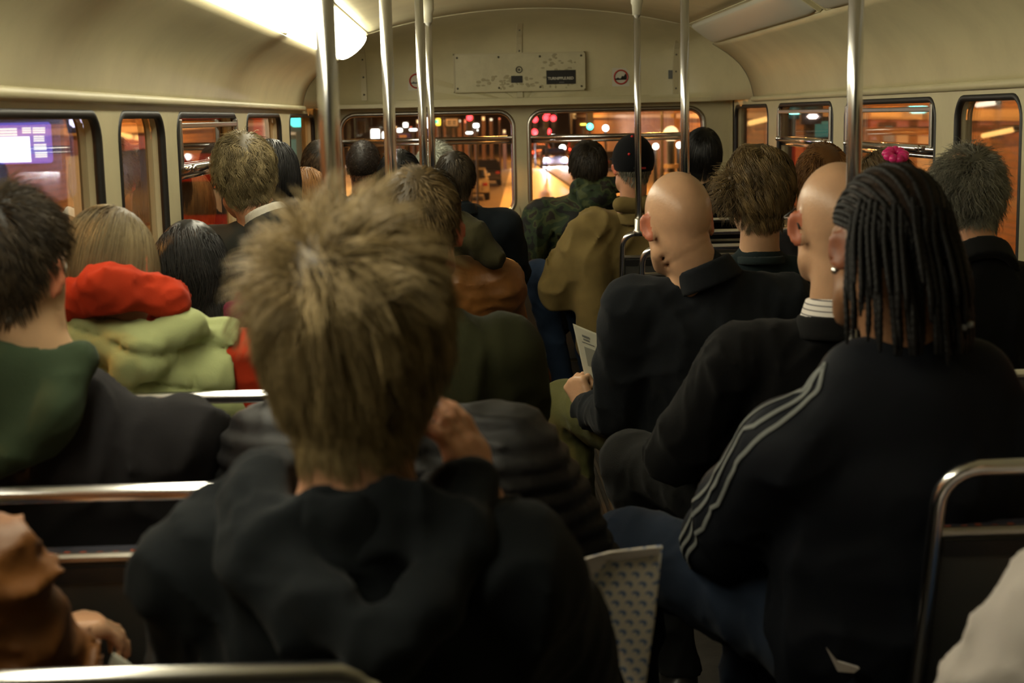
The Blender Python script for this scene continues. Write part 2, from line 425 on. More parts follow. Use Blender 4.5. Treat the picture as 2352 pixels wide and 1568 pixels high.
def unit(a): return a / (np.linalg.norm(a, axis=-1, keepdims=True) + 1e-9)
ZMIN = ([-1, -.45, -.22, -.05, .22, .5, 1], [-.80, -.86, -.42, .02, -.05, .38, .5])
def hairline(n, top=0.0): return np.interp(n[:, 1], *ZMIN) + top
def strands(P, r, tint, name, m_, parent, extra=None):
    """P: strands x points x 3, thin three-sided tapering tubes in one mesh"""
    N, m, _ = P.shape
    T = np.zeros_like(P); T[:, 1:-1] = P[:, 2:] - P[:, :-2]; T[:, 0] = P[:, 1] - P[:, 0]; T[:, -1] = P[:, -1] - P[:, -2]; T = unit(T)
    ref = np.array([0.3, 0.9, 0.31]); u = unit(np.cross(T, ref)); w_ = np.cross(T, u)
    t = np.linspace(0, 1, m); rr = (r[:, None] if np.ndim(r) else r) * (1 - t ** 2 * 0.85)[None, :]
    rr = np.broadcast_to(rr, (N, m)); V = np.zeros((N, m, 3, 3))
    for k in range(3):
        a = 2 * math.pi * k / 3; V[:, :, k] = P + rr[..., None] * (math.cos(a) * u + math.sin(a) * w_)
    base = (np.arange(N) * m * 3)[:, None, None] + (np.arange(m - 1) * 3)[None, :, None]; k = np.arange(3)[None, None, :]; k2 = (k + 1) % 3
    Fq = np.stack([base + k, base + k2, base + 3 + k2, base + 3 + k], -1).reshape(-1, 4)
    V = V.reshape(-1, 3); at_ = np.repeat(tint, m * 3)
    if extra is not None:
        EV, EF, ET = extra; Fq = np.vstack([Fq, EF + len(V)]); V = np.vstack([V, EV]); at_ = np.concatenate([at_, ET])
    return link_mesh(name, V, Fq, m_, parent, True, at_)
def hair(rt, c, R, hs, m_, n=3500, L=0.05, lift=0.3, grav=0.3, follow=0.5, jit=0.15, clump=0.4, nclump=250, r=0.0009, cap=0.008, seg=6,
         whorl=(0.1, -0.62, 0.78), top=None, curl=0.0, curlw=9.0, seed=1, low=1.0, bald=None, hang=None, zoff=0.0, tint=(0, 1), name='hair', neck=None, fall=(0, 0, 0), rise=.5):
    rg = np.random.default_rng(seed)
    dirs = unit(rg.normal(size=(n * 3, 3))); hl = hairline(dirs, zoff)
    keep = dirs[:, 2] > hl + rg.normal(size=len(dirs)) * 0.03
    if bald is not None: keep &= (dirs @ nrm(bald[:3]) < bald[3] + rg.normal(size=len(dirs)) * .02)
    dirs = dirs[keep][:n]; N = len(dirs)
    sr = SR * hs; cc = c + R @ (SKULL * hs); rt_l = dirs * sr; nl = unit(dirs / sr)
    wh = nrm(whorl); Tl = dirs - wh; Tl = unit(Tl - (Tl * nl).sum(1)[:, None] * nl)
    up = np.clip((dirs[:, 2] - 0.1) / 0.7, 0, 1); lf = lift if top is None else lift + (top[0] - lift) * up
    Ls = L * (low + ((1.0 if top is None else top[1]) - low) * up) * rg.uniform(0.75, 1.12, N)
    dn = R.T @ V3(0, 0, -1); fl = R.T @ V3(*fall)
    p = rt_l.copy(); d = unit(nl * np.reshape(lf, (-1, 1)) + Tl * (1 - np.reshape(lf, (-1, 1))) + rg.normal(size=(N, 3)) * jit)
    m = seg; grise = rg.uniform(0, rise, (N, 1)) * cap / m; out = [p.copy()]; Fo = sr * (1 + cap / 0.09)
    nk = neck
    for s in range(m - 1):
        nn = unit(p / (sr ** 2)); T2 = p / sr - wh; T2 = unit(T2 - (T2 * nn).sum(1)[:, None] * nn)
        d = unit(d + dn * grav + T2 * follow * 0.4 + fl + rg.normal(size=(N, 3)) * jit * 0.4); p = p + d * (Ls / (m - 1))[:, None]
        gap = 1 + (cap * .62 * min(1, (s + 1) / 2) + .001 + grise * s) / sr
        k0 = np.linalg.norm(p / (sr * np.broadcast_to(gap, p.shape)), axis=1); k = k0 < 1; p[k] /= k0[k][:, None]
        if nk is not None:
            a, b, ra = nk; a = R.T @ (a - cc); b = R.T @ (b - cc); ab = b - a; t = np.clip(((p - a) @ ab) / ab.dot(ab), 0, 1); q = p - (a + t[:, None] * ab)
            dd = np.linalg.norm(q, axis=1); k = dd < ra; p[k] += q[k] / dd[k][:, None] * (ra - dd[k])[:, None]
        out.append(p.copy())
    P = np.stack(out, 1)
    nc = min(nclump, N); gi = rg.choice(N, nc, replace=False)
    who = np.empty(N, dtype=int)
    for s in range(0, N, 2000): who[s:s + 2000] = np.argmin(((dirs[s:s + 2000, None] - dirs[gi][None]) ** 2).sum(-1), 1)
    t = np.linspace(0, 1, m)[None, :, None]; G = P[gi][who]
    off = (dirs - dirs[gi][who])[:, None] * sr
    P = P + (G + off * 0.5 - P) * clump * t
    if curl:
        ph = rg.uniform(0, 6.28, nc)[who][:, None, None]; tw = t * curlw + ph
        e1 = unit(np.cross(dirs, [0.2, 0.1, 1.0]))[:, None]; e2 = dirs[:, None]
        P = P + curl * np.minimum(t * 2.0, 1) * (np.cos(tw) * e1 + 0.7 * np.sin(tw) * e2)
    Wp = cc + P @ R.T
    tc = rg.uniform(0, 1, nc)[who]; ti = np.clip(tint[0] + (tint[1] - tint[0]) * (0.6 * tc + 0.4 * rg.uniform(0, 1, N)), 0, 1)
    # the mat of hair below the strands
    na, nb_ = 56, 40; ph, th = np.meshgrid(np.linspace(0, 2 * math.pi, na, endpoint=False), np.linspace(0.02, math.pi - 0.35, nb_), indexing='ij')
    D = np.stack([np.sin(th) * np.cos(ph), np.sin(th) * np.sin(ph), np.cos(th)], -1).reshape(-1, 3)
    edge = np.clip((D[:, 2] - hairline(D, zoff)) / 0.16, 0, 1)
    if bald is not None: edge *= np.clip((bald[3] - D @ nrm(bald[:3])) / 0.1, 0, 1)
    rad = cap * .55 * edge - 0.005 * (1 - edge) + 0.0012 * vnoise(D * 14 + seed) * edge
    EV = D * (sr + rad[:, None]); EV = cc + EV @ R.T; ii, jj = np.meshgrid(np.arange(na), np.arange(nb_ - 1), indexing='ij'); i2 = (ii + 1) % na
    EF = np.stack([ii * nb_ + jj, ii * nb_ + jj + 1, i2 * nb_ + jj + 1, i2 * nb_ + jj], -1).reshape(-1, 4)
    ET = np.clip(tint[0] * 0.9 + 0.05 * (vnoise(D * 9) + 0.5), 0, 1)
    return strands(Wp, r * rg.uniform(0.7, 1.2, N), ti, name, m_, rt, (EV, EF, ET))

SKIN = {}
def skin(name, col, rough=0.45):
    m = mat('skin_' + name, col, rough, bump=0.12, bscale=160, var=0.10, vscale=14, spec=0.4)
    b = m.node_tree.nodes['Principled BSDF']; b.inputs['Subsurface Weight'].default_value = 0.12
    b.inputs['Subsurface Radius'].default_value = (0.012, 0.005, 0.003); b.inputs['Subsurface Scale'].default_value = 1.0
    return m
def ear_mat(sk):
    n = sk.name + '_ear'
    if n in MATS: return MATS[n]
    c0 = EARC[sk.name]; m = skin(n[5:], (c0[0] * .92, c0[1] * .50, c0[2] * .45)); MATS[n] = m; return m
SK_FAIR = skin('fair', (0.50, 0.295, 0.175), .36); SK_PINK = skin('pink', (0.50, 0.255, 0.15)); SK_TAN = skin('tan', (0.52, 0.33, 0.19)); SK_DARK = skin('dark', (0.16, 0.075, 0.04)); SK_BROWN = skin('brown', (0.24, 0.12, 0.06))
EYEW = mat('eye', (0.7, 0.68, 0.64), 0.2); SHOE = mat('black_shoe_leather', (0.02, 0.018, 0.016), 0.35)

EARC = {'skin_fair': (.50, .295, .175), 'skin_pink': (.50, .255, .15), 'skin_tan': (.52, .33, .19), 'skin_dark': (.16, .1, .06), 'skin_brown': (.24, .15, .08)}
SEATZ = 0.43
class Fig: pass
def person(label, hp, S=None, H=None, hr=(0, 0, 0), ty=0.0, troll=0.0, hs=1.0, sk=SK_FAIR, sw=0.175, bw=1.0, vox=0.009, ear=1.0, prot=0.35,
           el=(None, None), wr=(None, None), kn=(None, None), an=(None, None), hands=({}, {}), top=None, legs=None, name='person', facefree=False, nape=None, group=None, cat='person', hipx=None, shoes=SHOE, neckr=1.0, creases=()):
    g = Fig(); hp = V3(*hp); hR = rot(*hr); tR = rot(ty, 0, troll); X, Y = tR[:, 0], tR[:, 1]
    if S is None: S = hp - V3(0, 0, .235 * hs)
    S = V3(*S); lim = lambda p, m=.0: V3(min(max(p[0], XL + .056 + m), XR - .056 - m), p[1], p[2]); S = lim(S, sw + .012)
    if H is None: H = V3(S[0], S[1] + .11, 0) + V3(0, 0, SEATZ + .10)
    H = lim(V3(*H), .145 * bw); U = nrm(S - H); Xt = nrm(X - U * X.dot(U)); Ft = np.cross(U, Xt)
    g.hp, g.hR, g.S, g.H, g.U, g.X, g.Ft, g.hs = hp, hR, S, H, U, Xt, Ft, hs
    sp = lambda t: H + (S - H) * t
    tors = [ell(H + U * .02, V3(.165 * bw, .12 * bw, .12), np.stack([Xt, Ft, U], 1)),
            (ecap(sp(.12), sp(.5), (.148 * bw, .108 * bw), (.152 * bw, .108 * bw), Xt, Ft, U), .05),
            (ecap(sp(.5), sp(.84), (.152 * bw, .105 * bw), (.150 * bw, .085 * bw), Xt, Ft, U), .03),
            (rcone(S - Xt * (sw - .02), S + Xt * (sw - .02), .046, .046), .03),
            (ell(sp(.80) - Ft * .040, V3(.14 * bw, .058, .10), np.stack([Xt, Ft, U], 1)), .03)]
    nb = S + U * .055 - Ft * .004
    g.nb = nb; g.hn = hp + hR @ V3(0, -.022, -.055) * hs
    tors += [(rcone(nb - U * .012, S + s * Xt * (sw - .015), .040, .044), .025) for s in (-1, 1)]
    neck = rcone(nb - U * .05, g.hn, .062 * neckr, .056 * hs * neckr)
    g.neck = (nb - U * .05, g.hn, .062 * neckr)
    arms = []; g.el = []; g.wr = []; g.sh = []
    for i, s in enumerate((-1, 1)):
        sh = S + s * Xt * sw - U * .006
        e = el[i] if el[i] is not None else sh + s * Xt * .035 - U * .25 + Ft * .10
        e = lim(sh + nrm(V3(*e) - sh) * .285)
        w_ = wr[i] if wr[i] is not None else H + Y * .27 + s * X * .07 + V3(0, 0, .13)
        w_ = lim(e + nrm(V3(*w_) - e) * .25)
        g.sh.append(sh); g.el.append(e); g.wr.append(w_)
        arms.append(union([rcone(sh, e, .048, .040), (rcone(e, w_, .039, .026), .015)], .02))
    hd = head_shape(hp, hR, hs, ear, prot)
    hnds = []
    for i, s in enumerate((-1, 1)):
        q = dict(hands[i]); D = q.pop('D', None); D = nrm(D) if D is not None else nrm(nrm(g.wr[i] - g.el[i]) + V3(0, 0, -.2) - s * X * .5)
        Nn = q.pop('N', None); Nn = V3(*Nn) if Nn is not None else V3(0, 0, 1)
        hnds.append(hand_shape(g.wr[i] + D * .005, D, Nn, s, **q))
    lg = []; g.kn = []; g.an = []
    for i, s in enumerate((-1, 1)):
        hj = H + s * X * .09 + V3(0, 0, .0)
        k = V3(*kn[i]) if kn[i] is not None else hj + Y * .42 + s * X * .04 + V3(0, 0, .03)
        k = lim(hj + nrm(k - hj) * .43, .03)
        a = V3(*an[i]) if an[i] is not None else V3(k[0], k[1], .09) + Y * .04
        g.kn.append(k); g.an.append(a)
        lg.append(union([rcone(hj, k, .088, .058), (rcone(k, a, .056, .038), .03)], .03))
    torso = union(tors, .03)
    g.torso, g.arms, g.legs_ = torso, arms, lg
    ft = [rcone(g.an[i] + V3(0, 0, -.045) - Y * .03, g.an[i] + V3(0, 0, -.055) + Y * .14, .036, .03) for i in (0, 1)]
    ax_ = nrm(g.hn - nb); Xn_ = nrm(Xt - ax_ * Xt.dot(ax_)); cr_ = [ring(g.hn + ax_ * z_, ax_, np.cross(ax_, Xn_), Xn_, .0655 * neckr, .0010, .0005, tl_, 1.0) for z_, tl_ in creases]
    def body(P):
        d = smin(torso(P), neck(P), .035); d = smin(d, hd(P), .02)
        for q_ in cr_: d = smax(d, -q_(P), .007)
        for i in (0, 1):
            d = smin(d, smin(arms[i](P), hnds[i](P), .015), .035 if i < 2 else 0)
            d = smin(d, smin(lg[i](P), ft[i](P), .02), .02)
        return d
    pts = np.array([hp, S, H, *g.sh, *g.el, *g.wr, *g.kn, *g.an]); lo = pts.min(0) - .27; hi = pts.max(0) + .27; lo[2] = max(lo[2], -0.0) if lo[2] < 0 else lo[2]
    g.lo, g.hi = lo, hi
    rt = root(name, (H[0], H[1], 0.0), label, cat, group); g.rt = rt
    V, Q = surface(body, lo - .02, hi, vox); ob_ = link_mesh('body', V, Q, [sk, ear_mat(sk)], rt)
    ql = (V[Q].mean(1) - hp) @ hR / hs; ob_.data.polygons.foreach_set('material_index', ((np.abs(ql[:, 0]) > .0775) & (np.abs(ql[:, 1]) < .045) & (np.abs(ql[:, 2] + .012) < .045)).astype(np.int32))
    for s in (-1, 1):
        b = MB(); b.ball(hp + hR @ (V3(s * .031, .086, .0) * hs), .0125 * hs, 12, 8); b.build('eye', EYEW, rt, smooth=True)
    cv = max(vox, .008)
    if legs is not None:
        hem = [0.10, 0.10]
        def tr(P):
            d = smin(ell(H + V3(0, 0, -.005), V3(.172 * bw, .128 * bw, .115), np.stack([X, Y, V3(0, 0, 1)], 1))(P), smin(lg[0](P), lg[1](P), .02), .03) - .014
            d = d - folds(P, .006, (12, 12, 9), 3.0 + H[0] * 7)
            return smax(d, .085 - P[:, 2], .004)
        V, Q = surface(tr, lo, [hi[0], hi[1], H[2] + .2], cv); link_mesh('trousers', V, Q, legs, rt)
    for i in (0, 1):
        a = g.an[i]
        sh_ = union([rcone(a + V3(0, 0, -.05) - Y * .045, a + V3(0, 0, -.052) + Y * .10, .042, .040), (rcone(a + V3(0, 0, -.055) + Y * .08, a + V3(0, 0, -.058) + Y * .16, .038, .032), .02), (rcone(a + V3(0, 0, .01), a + V3(0, 0, -.04), .046, .044), .02)], .02)
        f2 = lambda P, sh_=sh_: smax(sh_(P), .004 - P[:, 2], .004)
        V, Q = surface(f2, a - V3(.26, .26, .12), a + V3(.26, .26, .1), .010); link_mesh('shoe', V, Q, shoes, rt)
    g.vox = cv
    return g
def garment(g, name, m_, grow=.018, amp=.007, fsc=(9, 9, 5), sleeves=True, extra=(), cut=(), cuff=.03, seed=0.0, low=-.10, disp=None, vox=None, armgrow=0.0, hemflare=.0, nfill=(.066, .062, .016)):
    """a top over the torso and arms of a figure; extra: (shape, blend); cut: shapes taken away"""
    H, S, U = g.H, g.S, g.U
    ax = nrm(g.hn - (g.nb - U * .05)); nf_ = rcone(g.nb - U * .07, g.nb + ax * nfill[2], nfill[0] + .012, nfill[1])
    ah = []
    for i in (0, 1):
        if sleeves is True: e2 = g.wr[i] - nrm(g.wr[i] - g.el[i]) * (cuff - .03); ah.append(union([rcone(g.sh[i], g.el[i], .050 + armgrow, .042 + armgrow), (rcone(g.el[i], e2, .041 + armgrow, .032 + armgrow * .5), .012)], .02))
        elif sleeves == 'short': ah.append(rcone(g.sh[i], g.sh[i] + (g.el[i] - g.sh[i]) * .55, .058, .056))
    skirt = ecap(H - U * .04, H + U * .12, (.168 + hemflare, .128 + hemflare), (.158, .118), g.X, g.Ft, U)
    def f(P):
        d = smin(smin(g.torso(P), skirt(P), .03), nf_(P) + grow * .75, .03)
        for a in ah: d = smin(d, a(P), .022)
        d = d - grow * .75 - folds(P, amp, fsc, seed)
        d = smax(d, (low - (P - H) @ U), .006)
        for e, k in extra: d = smin(d, e(P), k)
        if disp is not None: d = d - disp(P)
        for e, k in cut: d = smax(d, -e(P), k)
        return d
    g.top = f
    V, Q = surface(f, g.lo - .03, g.hi + .03, vox or g.vox); return link_mesh(name, V, Q, m_, g.rt)
def piece(g, name, f, m_, c, r, vox=None, parent=None):
    c = V3(*c); V, Q = surface(f, c - r, c + r, vox or g.vox); return link_mesh(name, V, Q, m_, parent or g.rt)
def collar(g, name, m_, r0=.066, tr=.004, th=.018, up=.03, tilt=.25, ry=1.12, vox=.006):
    ax = nrm(g.hn - (g.nb - g.U * .05)); c = g.nb + ax * (up - .018) - g.Ft * .004
    Xn = nrm(g.X - ax * g.X.dot(ax)); Fn = np.cross(ax, Xn)
    return piece(g, name, ring(c, ax, Fn, Xn, r0, tr, th, tilt, ry), m_, c, .14, vox)
def ribbon(g, name, pts, width, m_, parent=None, lift=.0015, f=None, n=50):
    """a strip lying on the surface f along a path near it"""
    f = f or g.top; P = np.array(pts, float); t = np.linspace(0, len(P) - 1, n); i = np.minimum(t.astype(int), len(P) - 2); fr = (t - i)[:, None]
    P = P[i] * (1 - fr) + P[i + 1] * fr
    for _ in range(3): P[1:-1] = (P[2:] + P[:-2] + P[1:-1] * 2) / 4
    def grad(Q):
        e = 2e-3; G = np.stack([f(Q + np.eye(3)[k] * e) - f(Q - np.eye(3)[k] * e) for k in range(3)], 1); return unit(G)
    def proj_(Q):
        for _ in range(6): Q = Q - grad(Q) * (f(Q) - lift)[:, None]
        return Q
    P = proj_(P); N = grad(P); T = np.gradient(P, axis=0); T = unit(T); B = unit(np.cross(N, T)); rows = []
    for k in (-1, -.5, 0, .5, 1): rows.append(proj_(P + B * width / 2 * k))
    b = MB(); b.grid(np.stack(rows, 1)); return b.build(name, m_, parent or g.rt, smooth=True, solid=.0015)
# ------------------------------------------------------------------ the bus
XL, XR, YF, YC = -0.80, 1.47, 8.10, 7.40   # side walls, front wall, front end of the coving
SILL, WTOP, HEAD = 0.835, 1.403, 1.437
def struct(o): o['kind'] = 'structure'; return o
b = MB(); b.box((.335, 3.2, -.03), (2.4, 10.0, .06)); struct(b.build('floor', mat('floor_lino', (0.035, 0.03, 0.025), 0.5, bump=.2, bscale=80, var=.3, vscale=20)))
b = MB()
for k in range(14): b.box((.30, -.6 + k * .0, .004), (0, 0, 0)) if False else None
for k in range(16): b.box((.10 + k * .028, 3.2, .004), (.012, 9.4, .008))
struct(b.build('trim_1', mat('floor_slats', (0.06, 0.045, 0.03), 0.6)))
b = MB(); b.box((.335, -1.82, .96), (2.4, .05, 2.0)); struct(b.build('wall_back', mat('dark_bulkhead', (.10, .09, .07), .7)))

def cell(mb, M, s0, s1, z0, z1, loop, depth, mi=0, reveal=1):
    """a rectangle of wall with a rounded opening: front face and the reveal of the opening"""
    n = len(loop); q = n // 4; out = []
    for i, (s, z) in enumerate(loop):
        k, j = divmod(i, q); h = q // 2; X_ = s1 if k in (0, 3) else s0; Z_ = z1 if k < 2 else z0
        if j == h: out.append((X_, Z_))
        elif (j < h) == (k % 2 == 0): out.append((X_, z))
        else: out.append((s, Z_))
    A = [M(*p) for p in out]; B_ = [M(*p) for p in loop]; D = [p + depth for p in B_]; V = np.array(A + B_ + D); Fc = []
    for i in range(n):
        j = (i + 1) % n; Fc += [(i, j, n + j, n + i), (n + i, n + j, 2 * n + j, 2 * n + i)]
    mb.add(V, Fc, mi)
WN = [0]
def window(M, loop, depth, frame='rubber', transom=None, parts=(), out=None, fr=.011):
    WN[0] += 1; n = len(loop); L = [M(*p) for p in loop]; c = np.mean(L, 0)
    rt = root('window_%d' % WN[0], c, kind='structure')
    g = MB(); g.tube([p + depth * .12 for p in L], fr, 8, closed=True); g.build('window_frame', RUBBER if frame == 'rubber' else CHROMED, rt, smooth=True)
    if frame != 'rubber': g = MB(); g.tube([p + depth * .5 for p in L], fr * 1.2, 8, closed=True); g.build('rubber_seal', RUBBER, rt, smooth=True)
    p = MB(); p.prism([p_ + depth * .62 for p_ in L], depth / np.linalg.norm(depth) * .004); p.build('pane', GLASS, rt)
    if transom is not None:
        s0 = min(q[0] for q in loop); s1 = max(q[0] for q in loop); t = MB()
        t.tube([M(s0 + .004, transom) + depth * .2, M(s1 - .004, transom) + depth * .2], .014, 10); t.tube([M(s0 + .004, transom - .022) + depth * .45, M(s1 - .004, transom - .022) + depth * .45], .008, 8)
        t.build('transom_bar', CHROME, rt, smooth=True)
    return rt
def side_wall(X, name, spans, out, hop=()):
    M = lambda s, z: V3(X, s, z); dep = V3(out * .05, 0, 0); b = MB()
    b.box((X + out * .03, 3.05, SILL / 2), (.06, 9.9, SILL))
    edges = [spans[0][0] - .05] + [(spans[i][1] + spans[i + 1][0]) / 2 for i in range(len(spans) - 1)] + [8.0]
    b.box((X + out * .03, (-1.9 + edges[0]) / 2, (SILL + HEAD) / 2), (.06, edges[0] + 1.9, HEAD - SILL))
    loops = []
    for i, (a, c) in enumerate(spans):
        lp = rrect(a, c, SILL, WTOP, .065, 6); loops.append(lp); cell(b, M, edges[i], edges[i + 1], SILL, HEAD, lp, dep)
    b.box((X + out * .035, 8.06, 1.0), (.07, .2, 2.0))
    struct(b.build(name, CREAM, auto=35))
    for i, lp in enumerate(loops):
        w_ = window(M, lp, dep, transom=1.245 if i in hop else None)
        if i in hop:                      # a drop-down pane with its side rails and catches
            a, c = spans[i]; q = MB()
            for s in (a + .03, c - .03): q.box((X + out * .0, s, 1.32), (.016, .022, .14))
            q.box((X + out * .0, (a + c) / 2, 1.372), (.014, c - a - .06, .016)); q.build('sliding_frame', CHROMED, w_, bevel=.003)
            for s in (a + .10, c - .10):
                q = MB(); q.ball((X - out * .022, s, 1.25), .011); q.box((X - out * .012, s, 1.25), (.02, .03, .012)); q.build('catch', CHROME, w_, smooth=True)
def ys(X, *us): return [y_on(X, 1.2, u) for u in us]
lw = ys(XL, 240, 282, 383, 414, 549, 571, 648, 668)
side_wall(XL, 'wall_left', [(1.45, lw[0]), (lw[1], lw[2]), (lw[3], lw[4]), (lw[5], lw[6]), (lw[7], 7.93)], -1, hop=(2,))
rw = ys(XR, 2342, 2192, 2146, 1940, 1912, 1786, 1764)
side_wall(XR, 'wall_right', [(1.3, 3.1), (rw[0] + .1 - .1, rw[1]), (rw[2], rw[3]), (rw[4], rw[5]), (rw[6], 7.93)], 1, hop=(2, 3))
# front wall: two round-cornered windows, header, grey lower panel
MF = lambda s, z: V3(s, YF, z); b = MB()
l1 = rrect(-.672, .278, SILL, WTOP, .085, 6); l2 = rrect(.360, 1.330, SILL, WTOP, .085, 6)
cell(b, MF, XL - .02, .319, SILL - .012, HEAD + .02, l1, V3(0, .05, 0)); cell(b, MF, .319, XR + .02, SILL - .012, HEAD + .02, l2, V3(0, .05, 0))
b.box((.335, YF + .03, (SILL - .012) / 2), (2.4, .05, SILL - .012))
struct(b.build('wall_front', CREAM, auto=35))
window(MF, l1, V3(0, .05, 0), 'chrome', 1.258, fr=.014); window(MF, l2, V3(0, .05, 0), 'chrome', 1.258, fr=.014)
b = MB(); b.box((.335, YF - .012, .40), (2.26, .02, .76), bev=.004); struct(b.build('trim_2', mat('grey_front_panel', (.06, .06, .055), .5, bump=.1, bscale=90)))
b = MB(); b.box((.335, YF - .02, .800), (2.26, .05, .016), bev=.004); b.box((.335, YF - .03, .770), (2.26, .045, .010)); struct(b.build('trim_3', mat('brass_edging', (.42, .33, .16), .3, 1.0)))  # ledge under the sill; yellow reflections are put into its gold colour
b = MB(); b.box((.335, YF - .018, .818), (2.26, .04, .008)); struct(b.build('trim_4', CHROMED))
b = MB()                                    # triangular plates at the foot of the middle pillar
for s in (-1, 1): b.prism([V3(.319 + s * .012, YF - .004, SILL), V3(.319 + s * .060, YF - .004, SILL), V3(.319 + s * .02, YF - .004, SILL + .05)], V3(0, -.006, 0))
struct(b.build('trim_5', CREAM))
# handle and oval badge below the middle pillar
rt = root('window_winder', (.345, YF - .04, .79), 'small chrome ball-ended window winder on the ledge between the front windows', 'handle')
b = MB(); b.ball((.345, YF - .065, .792), .016); b.build('knob', CHROME, rt, smooth=True)
b = MB(); b.tube([(.345, YF - .065, .792), (.40, YF - .055, .788), (.41, YF - .02, .788)], .008); b.build('arm', CHROME, rt, smooth=True)
rt = root('oval_plate', (.365, YF - .03, .70), 'oval metal plate with a round hole on the grey panel under the front windows', 'plate')
b = MB(); b.ball((.365, YF - .026, .715), (.052, .006, .017), 20, 8); b.build('plate', mat('worn_plate', (.35, .34, .28), .35, .6), rt, smooth=True)
b = MB(); b.tube([(.365, YF - .036, .715), (.365, YF - .028, .715)], .009, 12); b.build('keyhole', BLACKP, rt)

# coving, ceiling, dome
def coving(name, p0, p1, side):
    a = V3(p0[0], 0, p0[1]); c = V3(p1[0], 0, p1[1]); pts = []
    for i in range(13):
        t = i / 12; p = a * (1 - t) + c * t; bul = V3(side * .045, 0, .02) * math.sin(math.pi * t) * 1.0; pts.append(p + bul)
    G = np.array([[p + V3(0, y, 0) for p in pts] for y in np.linspace(-1.8, YC, 24)]); b = MB(); b.grid(G, flip=side > 0)
    o = b.build(name, CREAM, smooth=True, solid=.012); struct(o); return pts
cl = coving('ceiling_coving_left', (XL - .005, HEAD), (-.605, 1.672), -1)
cr = coving('ceiling_coving_right', (XR + .005, HEAD), (1.262, 1.718), 1)
for i, (X, s) in enumerate(((XL, 1), (XR, -1))):
    b = MB(); b.tube([(X + s * .008, -1.8, HEAD), (X + s * .008, YC, HEAD)], .013, 10); struct(b.build('trim_%d' % (6 + i), CREAM, smooth=True, auto=40))
for i, pts in enumerate((cl, cr)):
    b = MB(); b.tube([p + V3(0, YC, 0) for p in pts], .0075, 8); struct(b.build('trim_%d' % (8 + i), mat('dark_edging', (.05, .05, .04), .5), smooth=True))
    for y in ((4.02, 2.35) if i == 0 else (4.9, 2.6)):
        pass
cpts = []
E0, E1, CR = V3(-.47, 0, 1.800), V3(1.13, 0, 1.812), 1.912
for i in range(25):
    t = i / 24; x = E0[0] * (1 - t) + E1[0] * t; z0 = E0[2] * (1 - t) + E1[2] * t; cpts.append(V3(x, 0, z0 + (CR - 1.806) * (1 - (2 * t - 1) ** 2)))
G = np.array([[p + V3(0, y, 0) for p in cpts] for y in np.linspace(-1.8, YC, 10)]); b = MB(); b.grid(G); struct(b.build('ceiling', CREAMD, smooth=True, solid=.012))
# strips closing the gap above the lamp housings
b = MB()
b.grid([[V3(-.62, y, 1.668), V3(-.60, y, 1.80), V3(-.47, y, 1.80)] for y in (-1.8, YC)]); b.grid([[V3(1.12, y, 1.81), V3(1.27, y, 1.80), V3(1.285, y, 1.71)] for y in (-1.8, YC)])
struct(b.build('ceiling_side_strips', CREAMD, solid=.01))
prof = [V3(XL, 0, HEAD), V3(XL - .0, 0, 1.50)] + [V3(XL + .16 * (1 - math.cos(a)) , 0, 1.50 + .30 * math.sin(a)) for a in np.linspace(.25, 1.45, 8)] + \
       [V3(p[0], 0, p[2]) for p in cpts[1:-1]] + [V3(XR - .16 * (1 - math.cos(a)), 0, 1.50 + .31 * math.sin(a)) for a in np.linspace(1.45, .25, 8)] + [V3(XR, 0, 1.50), V3(XR, 0, HEAD)]
P0 = np.array(prof); cen = V3(.335, 0, HEAD); G = []
AX = []
for j in range(22):
    a = math.pi / 2 * j / 21; sc = max(math.cos(a), 0) ** .26 if j < 21 else 0.0
    G.append(cen + (P0 - cen) * sc + V3(0, YC + (YF - .0 - YC) * math.sin(a), 0)); AX.append((sc, YC + (YF - YC) * math.sin(a)))
b = MB(); b.grid(np.array(G)); struct(b.build('ceiling_dome', CREAM, smooth=True, solid=.01))
b = MB(); b.tube([p + V3(0, YC - .004, 0) for p in cpts], .011, 8); struct(b.build('trim_10', CREAMD, smooth=True))
b = MB(); b.box((.335, 8.02, HEAD + .008), (2.24, .16, .02)); b.box((.335, YF - .008, 1.452), (2.2, .012, .050), bev=.003); struct(b.build('trim_11', CREAM))
def dome_y(x, z):                           # how far forward the dome's skin is at a place on it
    lo, hi = 0.0, math.pi / 2
    for _ in range(40):
        m = (lo + hi) / 2; sc = math.cos(m) ** .26; G_ = cen + (P0 - cen) * sc; q = V3(x, 0, z)
        v = q - cen; ang = math.atan2(v[2], v[0]); aa = np.arctan2(G_[:, 2] - cen[2], G_[:, 0] - cen[0]); rr = np.hypot(G_[:, 2] - cen[2], G_[:, 0] - cen[0])
        o_ = np.argsort(aa); rad = np.interp(ang, aa[o_], rr[o_])
        if rad > math.hypot(v[2], v[0]): lo = m
        else: hi = m
    return YC + (YF - YC) * math.sin(lo)
def seam(u, v0, v1, n=12):                  # a flat strip with screws running up the dome
    x = at(u, v1, 8.08)[0]; z0 = 1.478; z1 = min(at(u, v0, 7.9)[2], 1.87); pts = []
    for i in range(n):
        z = z0 + (z1 - z0) * i / (n - 1); pts.append(V3(x, dome_y(x, z) - .008, z))
    return pts
SEAM = mat('seam_paint', (.50, .45, .29), .45); SCREW = mat('screw', (.10, .09, .07), .4, .5)
